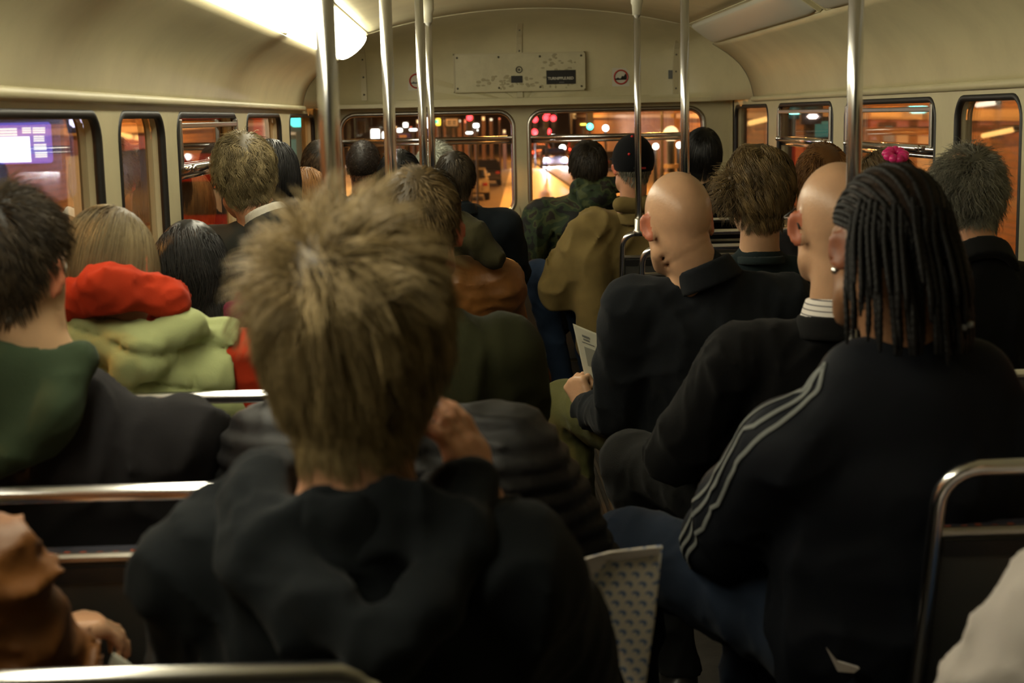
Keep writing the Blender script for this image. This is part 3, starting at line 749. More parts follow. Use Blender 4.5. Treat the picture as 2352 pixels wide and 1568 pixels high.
for i, (u, v0, v1) in enumerate(((838, 80, 235), (1195, 30, 235), (1551, 70, 225))):
    pts = seam(u, v0, v1); b = MB()
    G = [[p + V3(-.016, 0, 0), p + V3(-.014, -.004, 0), p + V3(.014, -.004, 0), p + V3(.016, 0, 0)] for p in pts]; b.grid(G)
    for p in pts[1::3]: b.ball(p + V3(0, -.005, 0), (.004, .003, .004), 8, 5, mi=1)
    struct(b.build('trim_%d' % (12 + i), [SEAM, SCREW], solid=.003))
b = MB()
for k in range(17): b.ball((-.66 + k * .125, YF - .017, 1.452), (.004, .003, .004), 8, 5)
struct(b.build('trim_15', SCREW))
# riveted plate with marks, and stickers
TL, TR, BL, BR = at(1040, 126, 8.05), at(1346, 115, 8.05), at(1042, 214, 8.05), at(1344, 206, 8.05)
x0, x1, z0, z1 = (TL[0] + BL[0]) / 2, (TR[0] + BR[0]) / 2, (BL[2] + BR[2]) / 2, (TL[2] + TR[2]) / 2
cx, cz = (x0 + x1) / 2, (z0 + z1) / 2; py = min(dome_y(x0, z1), dome_y(x1, z1), dome_y(cx, z1)) - .012
rt = root('notice_plate', (cx, py, cz), 'scuffed cream metal plate screwed to the front wall above the windows', 'plate')
PL = cream_mat('scuffed_plate', (.56, .52, .34), 1.0, 9); nt = PL.node_tree
b = MB(); b.box((cx, py, cz), (x1 - x0, .008, z1 - z0), bev=.002); b.build('plate', PL, rt)
b = MB()
for s, t in ((x0, z0), (x1, z0), (x0, z1), (x1, z1)): pass
b.box((cx, py - .005, z1 - .004), (x1 - x0, .006, .007)); b.box((cx, py - .005, z0 + .004), (x1 - x0, .006, .007)); b.box((x1 - .004, py - .005, cz), (.007, .006, z1 - z0)); b.box((x0 + .004, py - .005, cz), (.007, .006, z1 - z0)); b.build('rim', SEAM, rt)
for i in range(4):
    for z in (z0 + .022, z1 - .022):
        b = MB(); b.ball((x0 + .022 + (x1 - x0 - .044) * i / 3, py - .006, z), (.006, .004, .006), 10, 5); b.build('screw', SCREW, rt, smooth=True)
def flat(name, u0, v0, u1, v1, y, m_, parent=None, th=.002):
    p, q = at(u0, (v0 + v1) / 2, y), at(u1, (v0 + v1) / 2, y); r, s = at((u0 + u1) / 2, v0, y), at((u0 + u1) / 2, v1, y); b = MB()
    b.box(((p[0] + q[0]) / 2, y, (r[2] + s[2]) / 2), (abs(q[0] - p[0]), th, abs(r[2] - s[2]))); return b.build(name, m_, parent)
def text(s, c, size, m_, parent, name='lettering', rotz=0.0, bold=.0, wide=1.0, ext=.0006):
    cu = bpy.data.curves.new(name, 'FONT'); cu.body = s; cu.size = size; cu.align_x = 'CENTER'; cu.align_y = 'CENTER'; cu.extrude = ext; cu.offset = bold
    o = bpy.data.objects.new(name, cu); C.objects.link(o); bpy.context.view_layer.update()
    me = bpy.data.meshes.new_from_object(o.evaluated_get(bpy.context.evaluated_depsgraph_get())); bpy.data.objects.remove(o)
    R = np.array(Matrix.Rotation(rotz, 3, 'Z') @ Matrix.Rotation(math.pi / 2, 3, 'X')); V = np.array([v.co[:] for v in me.vertices]) * [wide, 1, 1]
    Fc = [tuple(p.vertices) for p in me.polygons]; bpy.data.meshes.remove(me)
    return link_mesh(name, V @ R.T + np.array(c), Fc, m_, parent, False)
BLK = mat('sticker_black', (.012, .012, .012), .35); WHT = mat('sticker_white', (.55, .53, .45), .5); RED = mat('sticker_red', (.40, .03, .02), .4); DGR = mat('smudge', (.10, .09, .07), .7)
yy = py - .0065
st = root('black_sticker', at(1288, 178, yy), 'black sticker with a line of white capitals on the scuffed plate', 'sticker')
flat('sticker', 1255, 161, 1322, 193, yy, BLK, st); text('TURNIPPLE.RED', at(1288, 180, yy - .002), .020, WHT, st, bold=.0006)
b = MB(); b.box(at(1290, 189, yy - .002), (.028, .001, .006)); b.build('small_print', mat('faded_print', (.10, .10, .10), .5), st)
o = flat('small_sticker', 1174, 174, 1200, 190, yy, BLK); props(o, 'small plain black sticker left of the lettered one on the scuffed plate', 'sticker')
o = MB(); c = at(1192, 160, yy); o.tube([c + V3(math.cos(a) * .016, 0, math.sin(a) * .016) for a in np.linspace(0, 6.283, 17)[:-1]], .0035, 6, closed=True); o.ball(c, (.007, .002, .007)); o = o.build('round_stamp', DGR)
props(o, 'faint round grey stamp in the middle of the scuffed plate', 'mark')
b = MB(); rg = np.random.default_rng(3)
for k in range(90):
    u = 1150 + rg.uniform(0, 172) if k % 3 else (rg.uniform(1080, 1180) if k % 2 else rg.uniform(1245, 1318)); v = rg.uniform(124, 204) if u > 1235 else rg.uniform(172, 205); p = at(u, v, py - .0048)
    b.ball(p, (rg.uniform(.004, .016), .0012, rg.uniform(.003, .009)), 7, 5, R=rot(0, 0, 0))
o = b.build('scrape_marks', mat('scrapes', (.36, .32, .20), .7)); o.parent = bpy.data.objects['notice_plate']; o.location = -Vector(bpy.data.objects['notice_plate'].location); o['kind'] = 'stuff'
def no_smoking(u, v, lab):
    p = at(u, v, 8.05); y = dome_y(p[0], p[2] + .03) - .006; p = at(u, v, y); rt = root('warning_sticker', p, lab, 'sticker'); k = .043
    b = MB(); b.box(p, (k * 2.2, .002, k * 2.3)); b.build('backing', WHT, rt)
    b = MB(); b.tube([p + V3(math.cos(a) * k * .86, -.002, math.sin(a) * k * .86) for a in np.linspace(0, 6.283, 25)[:-1]], .0045, 6, closed=True)
    b.build('red_ring', RED, rt)
    b = MB(); b.box(p + V3(0, -.002, -.011), (.062, .002, .008)); b.prism([p + V3(-.026, -.003, -.010), p + V3(-.008, -.003, -.010), p + V3(-.016, -.003, -.001)], V3(0, .002, 0)); b.prism([p + V3(-.002, -.003, -.010), p + V3(.033, -.003, -.010), p + V3(.035, -.003, .016), p + V3(.024, -.003, .018), p + V3(.016, -.003, .004), p + V3(.006, -.003, .006)], V3(0, .002, 0)); b.build('black_symbol', BLK, rt)
no_smoking(1426, 177, 'white sticker with a red ring and black symbol, right of the scuffed plate'); no_smoking(957, 186, 'red ring sticker left of the scuffed plate, half behind a pole')
p = at(1543, 171, 8.0); y = dome_y(p[0], p[2]) - .014; o = flat('tape_patch', 1535, 161, 1550, 181, y, mat('grey_tape', (.13, .14, .14), .5)); props(o, 'small dark grey tape patch stuck on the right roof seam', 'tape')

# lamps along the ceiling
DIFF_ON = emat('lamp_diffuser_lit', (1.0, 0.93, 0.70), LAMP, (.7, .68, .6)); DIFF_OFF = mat('lamp_diffuser_unlit', (.50, .49, .42), .35)
def lamp(side, y0, y1, lit, lab):
    if side < 0: A, B_, up = V3(-.612, 0, 1.680), V3(-.462, 0, 1.800), nrm(V3(.6, 0, -.8))
    else: A, B_, up = V3(1.262, 0, 1.722), V3(1.135, 0, 1.812), nrm(V3(-.6, 0, -.8))
    rt = root('ceiling_light', ((A[0] + B_[0]) / 2, (y0 + y1) / 2, (A[2] + B_[2]) / 2), lab, 'ceiling light', 'lights along the roof edges')
    n = 11; rows = []; yl = [y0 + .01, y0 + .03, y0 + .07, y0 + .12] + list(np.linspace(y0 + .3, y1 - .3, 3)) + [y1 - .12, y1 - .07, y1 - .03, y1 - .01]; hs_ = [.0, .35, .62, .72, .75, .75, .75, .72, .62, .35, 0]
    W = (B_ - A) / 2; M0 = (A + B_) / 2 + up * .004
    for y, h in zip(yl, hs_):
        k = .80 + .12 * min(h / .75, 1); rows.append([M0 + V3(0, y, 0) - W * k * math.cos(a) + up * ((.062 if side < 0 else .028) * h * math.sin(a) ** (.7 if side < 0 else .35) + .002) for a in np.linspace(0, math.pi, n)])
    b = MB(); b.grid(rows, flip=side < 0); b.build('diffuser', DIFF_ON if lit else DIFF_OFF, rt, smooth=True)
    b = MB(); c = (A + B_) / 2 - up * .02
    for y in (y0 - .004, y1 + .004):
        b.prism([A + V3(0, y - .006, 0) - up * .02, B_ + V3(0, y - .006, 0) - up * .02, B_ + V3(0, y - .006, 0) + up * .012, A + V3(0, y - .006, 0) + up * .012], V3(0, .012, 0))
    for Q in (A, B_): b.tube([Q + V3(0, y0, 0), Q + V3(0, y1, 0)], .010, 8)
    b.build('housing', CREAMD if side < 0 else CREAM, rt, bevel=.002)
for k, (y0, y1) in enumerate(((5.16, 7.34), (2.95, 5.08), (.75, 2.88), (-1.5, .68))):
    lamp(-1, y0, y1, k < 3, ['lit fluorescent light at the front end of the left roof edge', 'lit fluorescent light on the left roof edge, second from the front', 'lit fluorescent light on the left roof edge above the nearest passengers', 'unlit fluorescent light on the left roof edge at the very back'][k])
    lamp(1, y0 + .02, y1, False, ['unlit cream light cover at the front end of the right roof edge', 'unlit cream light cover on the right roof edge, second from the front', 'unlit cream light cover on the right roof edge above the nearest passengers', 'unlit cream light cover on the right roof edge at the very back'][k])

# ------------------------------------------------------------------ seats and poles
def moquette():
    m, nt, bs = nmat('seat_moquette'); N = nt.nodes; L = nt.links; tc = N.new('ShaderNodeTexCoord')
    v = N.new('ShaderNodeTexVoronoi'); v.inputs['Scale'].default_value = 42; v.distance = 'CHEBYCHEV'; v.inputs['Randomness'].default_value = .2
    L.new(tc.outputs['Object'], v.inputs['Vector']); r = N.new('ShaderNodeValToRGB'); r.color_ramp.interpolation = 'CONSTANT'
    e = r.color_ramp.elements; e[0].color = (.30, .06, .02, 1); e[1].position = .18; e[1].color = (.020, .022, .035, 1); x = e.new(.62); x.color = (.06, .045, .02, 1)
    L.new(v.outputs['Distance'], r.inputs[0]); L.new(r.outputs[0], bs.inputs['Base Color']); bs.inputs['Roughness'].default_value = .9; return m
MOQ = moquette(); TILT = .27
LX, RX = (XL + .03, -.085), (.668, XR - .03)
RZ = .872
def seat(side, row, lab):
    x0, x1 = LX if side < 0 else RX; sy = lambda z: row + (RZ - z) * TILT
    rt = root('double_seat', ((x0 + x1) / 2, row + .3, 0), lab, 'bus seat', 'double seats with chrome rails')
    r = .055; pts = [(x0, sy(.30), .30), (x0, sy(RZ - r), RZ - r)]
    for cx, a0, a1 in ((x0 + r, 180, 90), (x1 - r, 90, 0)):
        for i in range(1, 7): a = math.radians(a0 + (a1 - a0) * i / 6); z = RZ - r + r * math.sin(a); pts.append((cx + r * math.cos(a), sy(z), z))
    pts.append((x1, sy(.30), .30)); b = MB(); b.tube(pts, .0125, 10); b.build('rail', CHROME, rt, smooth=True)
    z = .770; b = MB(); b.box(((x0 + x1) / 2, sy(z), z), (x1 - x0 - .01, .016, .014), bev=.004); b.build('crossbar', CHROMED, rt)
    U_ = nrm(V3(0, -TILT, 1)); Nf = nrm(V3(0, 1, TILT)); Rm = np.stack([V3(1, 0, 0), Nf, U_], 1)
    zc = (.762 + .30) / 2; h = (.762 - .30) / U_[2]
    b = MB(); b.box(V3((x0 + x1) / 2, sy(zc), zc) + Nf * .004, (x1 - x0 - .022, .012, h), Rm, bev=.004); b.build('back_panel', GREYP, rt)
    b = MB(); b.box(V3((x0 + x1) / 2, sy(.745), .745) - Nf * .004, (x1 - x0 - .03, .004, .026), Rm); b.build('dark_strip', BLACKP, rt)
    b = MB(); b.box(V3((x0 + x1) / 2, sy(zc + .03), zc + .03) + Nf * .042, (x1 - x0 - .018, .055, h - .07), Rm, bev=.018); b.build('back_cushion', MOQ, rt)
    b = MB(); b.box(((x0 + x1) / 2, row + .40, .375), (x1 - x0 - .01, .43, .10), bev=.03); b.build('seat_cushion', MOQ, rt)
    b = MB(); b.box(((x0 + x1) / 2, row + .40, .318), (x1 - x0 - .03, .40, .02)); b.build('seat_base', BLACKP, rt)
    for x in (x0 + .05, x1 - .05):
        for dy in (.24, .54): b = MB(); b.tube([(x, row + dy, .0), (x, row + dy, .31)], .013, 8); b.build('leg', CHROMED, rt, smooth=True)
    return rt
who_l = ['bottom left, behind the spiky-haired man and the brown leather jacket', 'behind the man in the green hood, its long rail bright', 'behind the passenger in the pale green quilted vest', 'behind the black wavy-haired woman', 'behind the grey-suited man', 'behind the brown leather jacket passenger',
         'behind the woman with orange hair', 'behind the navy-jacketed passenger', 'in the front row at the left front window']
for k in range(9): seat(-1, 1.3 + .7 * k if k < 8 else 6.9, 'left-hand double seat ' + who_l[k]) if k != 8 else None
who_r = [None, 'behind the braided man, its grey back nearest the camera', 'behind the bald man with the striped collar', 'behind the bald man holding a newspaper', 'behind the man with curly brown hair', 'behind the ginger-haired passenger', 'with a short curved rail, second behind the capped man',
         'behind the man in the cap and khaki coat, pole on its rail', 'in the front row behind the camouflage jacket']
for k in range(1, 9): seat(1, 1.3 + .7 * k, 'right-hand double seat ' + who_r[k])
seat(1, 1.3 - .02, 'right-hand double seat behind the white-clad passenger, below the camera')
def pole(x, y, z1, lab):
    rt = root('grab_pole', (x, y, RZ), lab, 'grab pole', 'chrome grab poles')
    b = MB(); b.tube([(x, y, RZ + .01), (x, y, z1)], .0142, 14); b.build('tube', CHROME, rt, smooth=True)
    b = MB(); b.tube([(x, y, RZ - .01), (x, y, RZ + .015), (x, y, RZ + .02), (x, y, RZ + .06), (x, y, RZ + .065)], [.024, .024, .018, .019, .015], 14); b.build('clamp', CHROMED, rt, smooth=True)
    b = MB(); b.tube([(x, y, z1 + .005), (x, y, z1 - .05), (x, y, z1 - .06), (x, y, z1 - .10)], [.026, .026, .021, .019], 14); b.build('socket', mat('cream_plastic', (.62, .60, .47), .4), rt, smooth=True)
def ceil_z(x): return float(np.interp(x, [p[0] for p in cpts], [p[2] for p in cpts])) - .004
for x, y, lab in ((at(757, 300, 2.0)[0], 2.0, 'thickest chrome pole, nearest, left of the spiky-haired man'), (at(892, 200, 3.4)[0], 3.4, 'second chrome pole from the left, right of the thickest one'),
                  (at(968, 200, 4.8)[0], 4.8, 'third chrome pole from the left, beside the white-haired head'), (at(988, 200, 6.2)[0], 6.2, 'thinnest left-hand chrome pole with a cream socket, touching the third one'),
                  (at(1465, 300, 6.2)[0], 6.2, 'slender chrome pole rising in front of the cap-wearing man'), (at(1573, 200, 4.8)[0], 4.8, 'chrome pole directly above the newspaper reader\'s bald head'),
                  (at(1964, 200, 2.7)[0], 2.7, 'thick chrome pole at the right, above the braided man')):
    pole(x, y, ceil_z(x), lab)
b = MB(); b.box((.43, 7.18, .012), (.22, .10, .02), bev=.004)
for k in range(3): b.box((.355 + k * .075, 7.125, .015), (.066, .012, .03))
props(b.build('amber_step_tread', mat('amber_tread', (.75, .33, .05), .3, coat=.3)), 'amber ribbed tread strip on the floor near the front panel', 'floor tread')
# ------------------------------------------------------------------ the street outside
ZR = -2.42
def ground(u, v):
    d = CM @ np.array([u - 1176.0, 784.0 - v, -F]); t = (ZR - CZ) / d[2]; return d * t + V3(0, 0, CZ)
b = MB(); b.add([(-9, -6, ZR), (5.6, -6, ZR), (5.6, 260, ZR), (-9, 260, ZR)], [(0, 1, 2, 3)])
struct(b.build('road', mat('asphalt', (.20, .15, .10), .42, bump=.3, bscale=3, var=.12, vscale=.3)))
for nm, x in (('pavement_left', -13.5), ('pavement_right', 10.1)):
    b = MB(); b.box((x, 125, ZR + .07), (9, 270, .14), bev=.03); struct(b.build(nm, mat('paving', (.30, .24, .18), .6, var=.2, vscale=1.5)))
YEL = mat('road_paint', (.80, .66, .40), .5)
b = MB(); p = [ground(1173, 385), ground(1143, 494), ground(1196, 494), ground(1178, 385)]; b.prism([q + V3(0, 0, .006) for q in p], V3(0, 0, .006))
props(b.build('lane_stripe', YEL), 'broad pale stripe painted along the road, seen in the left front window', 'road marking')
for k, (u0, u1, v0, v1) in enumerate(((1075, 1135, 392, 397), (1082, 1120, 402, 406))):
    b = MB(); p = [ground(u0, v0), ground(u0 - 4, v1), ground(u1 - 4, v1), ground(u1, v0)]; b.prism([q + V3(0, 0, .006) for q in p], V3(0, 0, .006))
    props(b.build('road_letters', YEL), ['far', 'near'][k] + ' pale bar of painted road lettering beyond the parked cars', 'road marking')

def light(name, loc, col, e, r=.15, spot=None, parent=None):
    d = bpy.data.lights.new(name, 'POINT' if not spot else 'SPOT'); d.color = col; d.energy = e; d.shadow_soft_size = r
    if spot: d.spot_size = math.radians(spot); d.spot_blend = .6
    o = bpy.data.objects.new(name, d); C.objects.link(o); o.location = loc
    if parent is not None: o.location = V3(*loc) - base_of(parent); o.parent = parent
    return o
SOD = (1.0, .40, .085)
IRON = mat('dark_iron', (.03, .03, .03), .5, .3)
def street_lamp(x, y, e, lab, h=8.5):
    s = 1 if x < 0 else -1; rt = root('street_lamp', (x, y, ZR), lab, 'street lamp', 'street lamps along the road')
    b = MB(); b.tube([(x, y, ZR), (x, y, ZR + 1.2), (x, y, ZR + 1.25), (x, y, ZR + h)], [.11, .11, .07, .06], 10); b.tube([(x, y, ZR + h), (x + s * .6, y, ZR + h + .35), (x + s * 1.8, y, ZR + h + .4)], .05, 8); b.build('post', IRON, rt, smooth=True)
    b = MB(); b.ball((x + s * 2.0, y, ZR + h + .38), (.42, .18, .11), 14, 8); b.build('hood', IRON, rt, smooth=True)
    b = MB(); b.ball((x + s * 2.0, y, ZR + h + .31), (.30, .13, .09), 12, 6); b.build('lantern', emat('sodium', (1, .55, .2), 18), rt, smooth=True)
    light('lamp_light', (x + s * 2.0, y, ZR + h + .05), SOD, e, .25, parent=rt)
for x, y, e, l in ((-8.6, 3, 2600, 'street lamp on the left kerb, beside the bus'), (5.9, 13.6, 1100, 'street lamp on the right kerb, near the front of the bus'), (-8.6, 24, 5580, 'street lamp on the left kerb ahead of the bus'), (9.2, 34, 6696, 'street lamp on the right kerb ahead of the bus'),
                   (-8.6, 52, 9672, 'street lamp on the left kerb beside the parked cars'), (9.2, 68, 9672, 'street lamp on the right kerb beyond the junction'), (-8.6, 95, 11160, 'street lamp far down the left kerb'), (9.2, 125, 11160, 'street lamp farthest down the right kerb')):
    street_lamp(x, y, e, l)

def brickmat(name, c1, c2, mortar, sc=1.0, bw=.5, bh=.18):
    m, nt, bs = nmat(name); N = nt.nodes; L = nt.links; tc = N.new('ShaderNodeTexCoord'); mp = N.new('ShaderNodeMapping'); mp.inputs['Rotation'].default_value = (math.pi / 2, 0, 0)
    br = N.new('ShaderNodeTexBrick'); br.inputs['Scale'].default_value = sc; br.inputs['Color1'].default_value = (*c1, 1); br.inputs['Color2'].default_value = (*c2, 1); br.inputs['Mortar'].default_value = (*mortar, 1)
    br.inputs['Brick Width'].default_value = bw; br.inputs['Row Height'].default_value = bh; br.inputs['Mortar Size'].default_value = .015
    sx = N.new('ShaderNodeSeparateXYZ'); cx = N.new('ShaderNodeCombineXYZ'); ad = N.new('ShaderNodeMath'); L.new(tc.outputs['Object'], sx.inputs[0]); L.new(sx.outputs['X'], ad.inputs[0]); L.new(sx.outputs['Y'], ad.inputs[1])
    L.new(ad.outputs[0], cx.inputs['X']); L.new(sx.outputs['Z'], cx.inputs['Y']); L.new(cx.outputs[0], br.inputs['Vector']); L.new(br.outputs['Color'], bs.inputs['Base Color']); bs.inputs['Roughness'].default_value = .8; return m
STONE = brickmat('stone_blocks', (.42, .30, .20), (.36, .25, .17), (.16, .11, .08), 1.0, 1.1, .5)
BRICK = brickmat('brown_brick', (.34, .18, .09), (.28, .14, .07), (.18, .12, .08), 1.0, .45, .15)
WOODY = brickmat('amber_boards', (.30, .15, .045), (.24, .12, .04), (.06, .03, .015), 1.0, 3.0, .22)
DARKW = mat('dark_pane', (.02, .02, .022), .12); WFR = mat('window_stone_trim', (.5, .4, .28), .7); WARM = emat('warm_lit_pane', (1, .5, .16), .9); WHITE_E = emat('shop_white', (1, .93, .85), 7)
def building(lab, side, y0, y1, z1, m_, cols, rows, lit=(), zb=ZR, xw=None, ww=.5, z0w=.9, wall_x=11.5, shop=None, glow=None):
    """a street front along the road: side -1 left, +1 right, 0 across the end of the road"""
    depth = 6; rt = root('building', (side * (wall_x + 3), (y0 + y1) / 2, ZR), lab, 'building', 'buildings along the street')
    b = MB(); fx = side * wall_x; b.box((fx + side * depth / 2, (y0 + y1) / 2, (z1 + ZR) / 2), (depth, y1 - y0, z1 - ZR)); b.build('wall', m_, rt)
    b = MB(); b.box((fx - side * .12, (y0 + y1) / 2, z1 + .1), (.5, y1 - y0, .3)); b.box((fx - side * .06, (y0 + y1) / 2, ZR + 3.6), (.25, y1 - y0, .22)); b.build('cornice', WFR, rt)
    cw = (y1 - y0) / cols; rh = (z1 - ZR - 4) / rows
    for r in range(rows):
        for c in range(cols):
            yc = y0 + cw * (c + .5); zc = ZR + 4 + rh * (r + .52); w_ = cw * ww; h_ = rh * .62
            b = MB(); b.box((fx - side * .05, yc, zc), (.14, w_ + .22, h_ + .22)); b.box((fx - side * .10, yc, zc - h_ / 2 - .1), (.3, w_ + .4, .1)); f = b.build('window', WFR, rt)
            b = MB(); b.box((fx - side * .10, yc, zc), (.08, w_, h_)); b.build('pane', WARM if (r * cols + c) in lit else DARKW, f)
            b = MB(); b.box((fx - side * .145, yc, zc), (.03, .05, h_)); b.box((fx - side * .145, yc, zc), (.03, w_, .05)); b.build('glazing_bar', WFR, f)
    if shop:
        n = len(shop)
        for i, e in enumerate(shop):
            a = y0 + (y1 - y0) * i / n + .3; c = y0 + (y1 - y0) * (i + 1) / n - .3
            b = MB(); b.box((fx - side * .05, (a + c) / 2, ZR + 1.6), (.16, c - a, 2.6)); b.build('shopfront', DARKW if e is None else e, rt)
            b = MB(); b.box((fx - side * .15, (a + c) / 2, ZR + 3.15), (.16, c - a, .45)); b.build('fascia', mat('fascia_red', (.25, .03, .02), .4), rt)
    return rt
PINKW = emat('pink_lit_shop', (1, .55, .4), 3.0)
building('pale stone building nearest on the left, with tall windows', -1, -4, 14, 8, STONE, 8, 2, wall_x=9.6, ww=.42)
building('orange-lit stone building on the left beyond the nearest one', -1, 14.5, 34, 9, STONE, 9, 2, lit=(3,), wall_x=10.5, ww=.4)
building('dark brick building on the left with lit shopfronts, beside the red bus', -1, 36, 62, 9, BRICK, 6, 2, lit=(2,), wall_x=11.5, shop=[None, WARM, None, None])
building('brick building farthest down the left side with white shop lights', -1, 64, 120, 11, BRICK, 8, 2, lit=(1, 7, 12), wall_x=11.5, shop=[WHITE_E, PINKW, WHITE_E, None, WHITE_E])
building('orange building with amber boards, nearest on the right', 1, 0, 13, 7, WOODY, 4, 1, wall_x=6.6, ww=.3)
building('orange-lit brick building on the right, ahead of the boarded one', 1, 14, 34, 8, BRICK, 7, 2, lit=(2, 5), wall_x=11.0)
building('long orange-lit building in the right front window', 1, 36, 78, 13, WOODY, 10, 3, lit=(1, 4, 8, 13, 16), wall_x=11.5, ww=.6)
building('dark block farthest down the right side of the road', 1, 80, 150, 12, BRICK, 9, 3, lit=(3, 9, 15), wall_x=11.5)
rt = root('building', (0, 240, ZR), 'hazy dark terrace closing the far end of the road', 'building'); b = MB(); b.box((0, 240, 4), (70, 6, 16)); b.build('wall', mat('far_wall', (.16, .10, .08), .8), rt)
rg = np.random.default_rng(8)
for k in range(16):
    b = MB(); b.box((-26 + k * 3.4, 236.9, ZR + 4 + rg.uniform(-1.5, 5)), (1.0, .1, 1.2)); b.build('window', WARM if k % 3 else DARKW, rt)

CARP = mat('car_silver', (.42, .36, .28), .22, .4, coat=.6); CARD = mat('car_dark', (.03, .03, .04), .2, .3, coat=.6); CARR = mat('car_maroon', (.20, .02, .02), .25, .3, coat=.5); TYRE = mat('tyre', (.015, .015, .015), .8); CGL = mat('car_glass', (.015, .015, .02), .06)
HEADL = emat('headlight', (1, .95, 1), 60); TAILL = emat('tail_light', (1, .05, .02), 8); TAILD = mat('tail_unlit', (.25, .02, .02), .3)
def car(x, y, m_, lab, toward=False, lights=False):
    s = -1 if toward else 1; rt = root('car', (x, y, ZR), lab, 'car'); w_ = .86; Pf = [(-2.1, .38), (-2.12, .72), (-1.95, .90), (-1.55, .96), (-1.15, 1.40), (.25, 1.43), (.95, .98), (1.85, .86), (2.1, .66), (2.12, .36)]
    rows = [];
    for kx, ins in ((-1, .0), (-.92, .0), (.92, .0), (1, .0)):
        rows.append([V3(x + kx * w_ * (1 - (.14 if z > 1.0 else 0) - (0 if abs(kx) < 1 else .0)), y + s * a, ZR + (z if abs(kx) < 1 else min(z, z * .985))) for a, z in Pf])
    b = MB(); b.grid(rows); n = len(Pf)
    for r in (rows[0], rows[-1]): b.add(r, [tuple(range(n))])
    b.build('body', m_, rt, bevel=.03)
    b = MB(); b.box((x, y, ZR + .36), (w_ * 1.9, 4.1, .12)); b.build('sill', TYRE, rt)
    for a0, z0, a1, z1 in ((-1.52, .99, -1.17, 1.36), (.90, 1.01, .29, 1.38)):
        b = MB(); q = [V3(x + e * .70, y + s * a, ZR + z + .012) for e, a, z in ((-1, a0, z0), (1, a0, z0), (.9, a1, z1), (-.9, a1, z1))]; b.prism(q, V3(0, s * (-.02 if a0 < 0 else .02), .012)); b.build('windscreen', CGL, rt)
    for e in (-1, 1):
        b = MB(); xx = x + e * .80; b.prism([V3(xx, y + s * a, ZR + z) for a, z in ((-1.3, 1.0), (-1.02, 1.32), (.15, 1.34), (.65, 1.02))], V3(e * .03, 0, 0)); b.build('side_window', CGL, rt)
        for a in (-1.35, 1.3):
            b = MB(); b.tube([(x + e * .66, y + s * a, ZR + .31), (x + e * .88, y + s * a, ZR + .31)], .31, 18); wv = b.build('wheel', TYRE, rt, smooth=False)
            b = MB(); b.tube([(x + e * .87, y + s * a, ZR + .31), (x + e * .895, y + s * a, ZR + .31)], .18, 12); b.build('hub', CHROMED, wv)
        b = MB(); b.ball((x + e * .66, y + s * 2.09, ZR + .68), (.15, .06, .09), 12, 8); b.build('headlight', HEADL if lights else CHROMED, rt, smooth=True)
        b = MB(); b.box((x + e * .68, y - s * 2.11, ZR + .74), (.24, .05, .14), bev=.02); b.build('tail_light', TAILL if (lights and not toward) else TAILD, rt)
    b = MB(); b.box((x, y - s * 2.13, ZR + .45), (w_ * 1.9, .1, .16), bev=.03); b.build('bumper', m_, rt)
    b = MB(); b.box((x, y - s * 2.125, ZR + .66), (.5, .02, .11)); b.build('number_plate', mat('plate_pale', (.6, .55, .4), .5), rt)
    if lights and toward:
        for e in (-1, 1): light('headlight_beam', (x + e * .66, y + s * 2.3, ZR + .68), (1, .9, 1), 900, .1, parent=rt)
    return rt
g = ground(1086, 462); car(g[0] - .1, g[1] + 2.2, CARP, 'silver car parked in line, seen from behind through the left front window')
g = ground(1112, 430); car(g[0] + .1, g[1] + 3, CARD, 'dark car parked just ahead of the silver one')
g = ground(1276, 387); car(g[0], g[1] + 2, CARD, 'oncoming car with blazing white headlights in the right front window', True, True)
g = ground(1245, 372); car(g[0], g[1] + 4, CARR, 'maroon car ahead on the left of the oncoming one, red light showing', False, True)
g = ground(1412, 395); car(g[0], g[1], CARD, 'dark parked car glimpsed between the camouflage jacket and the cap', False, False)
g = ground(1345, 368); car(g[0], g[1] + 10, CARR, 'distant red car under the green traffic light', False, True)

# a red bus on the left, signs and signals
rt = root('red_bus', (-6.6, 38, ZR), 'red double-decker bus at the left edge of the left front window', 'bus')
b = MB(); b.box((-6.3, 42, ZR + 2.3), (2.4, 9, 4.1), bev=.2); b.build('body', mat('bus_red', (.45, .02, .012), .25, coat=.5), rt)
for z in (1.9, 3.45):
    b = MB(); b.box((-6.3, 37.48, ZR + z), (2.0, .06, .85), bev=.02); b.build('rear_window', CGL, rt)
    for k in range(5): b = MB(); b.box((-5.08, 38.7 + k * 1.65, ZR + z), (.06, 1.4, .8), bev=.02); b.build('side_window', emat('bus_inside', (1, .7, .4), 1.0), rt)
for e in (-1, 1):
    b = MB(); b.box((-6.3 + e * 1.0, 37.46, ZR + 1.0), (.2, .05, .35)); b.build('tail_light', TAILL, rt)
    for yy_ in (39.5, 44.6): b = MB(); b.tube([(-6.3 + e * .9, yy_, ZR + .5), (-6.3 + e * 1.22, yy_, ZR + .5)], .5, 18); b.build('wheel', TYRE, rt)
def lit_sign(u0, v0, u1, v1, Y, col, s, lab, cat='sign', post=True, base=(.02, .02, .02), name='lit_sign'):
    p, q = at(u0, v0, Y), at(u1, v1, Y); c = (p + q) / 2; w_, h_ = abs(q[0] - p[0]), abs(p[2] - q[2]); rt = root(name, (c[0], Y, ZR), lab, cat)
    b = MB(); b.box((c[0], Y, c[2]), (w_, .12, h_), bev=.03); b.build('sign_face', emat('glow_%d' % len(MATS), col, s, base) if s else mat('board_%d' % len(MATS), base, .5), rt)
    b = MB(); b.box((c[0], Y + .09, c[2]), (w_ + .1, .08, h_ + .1)); b.tube([(c[0], Y + .15, ZR), (c[0], Y + .15, c[2])], .05, 8) if post else None; b.build('frame', IRON, rt); return rt, c, w_, h_
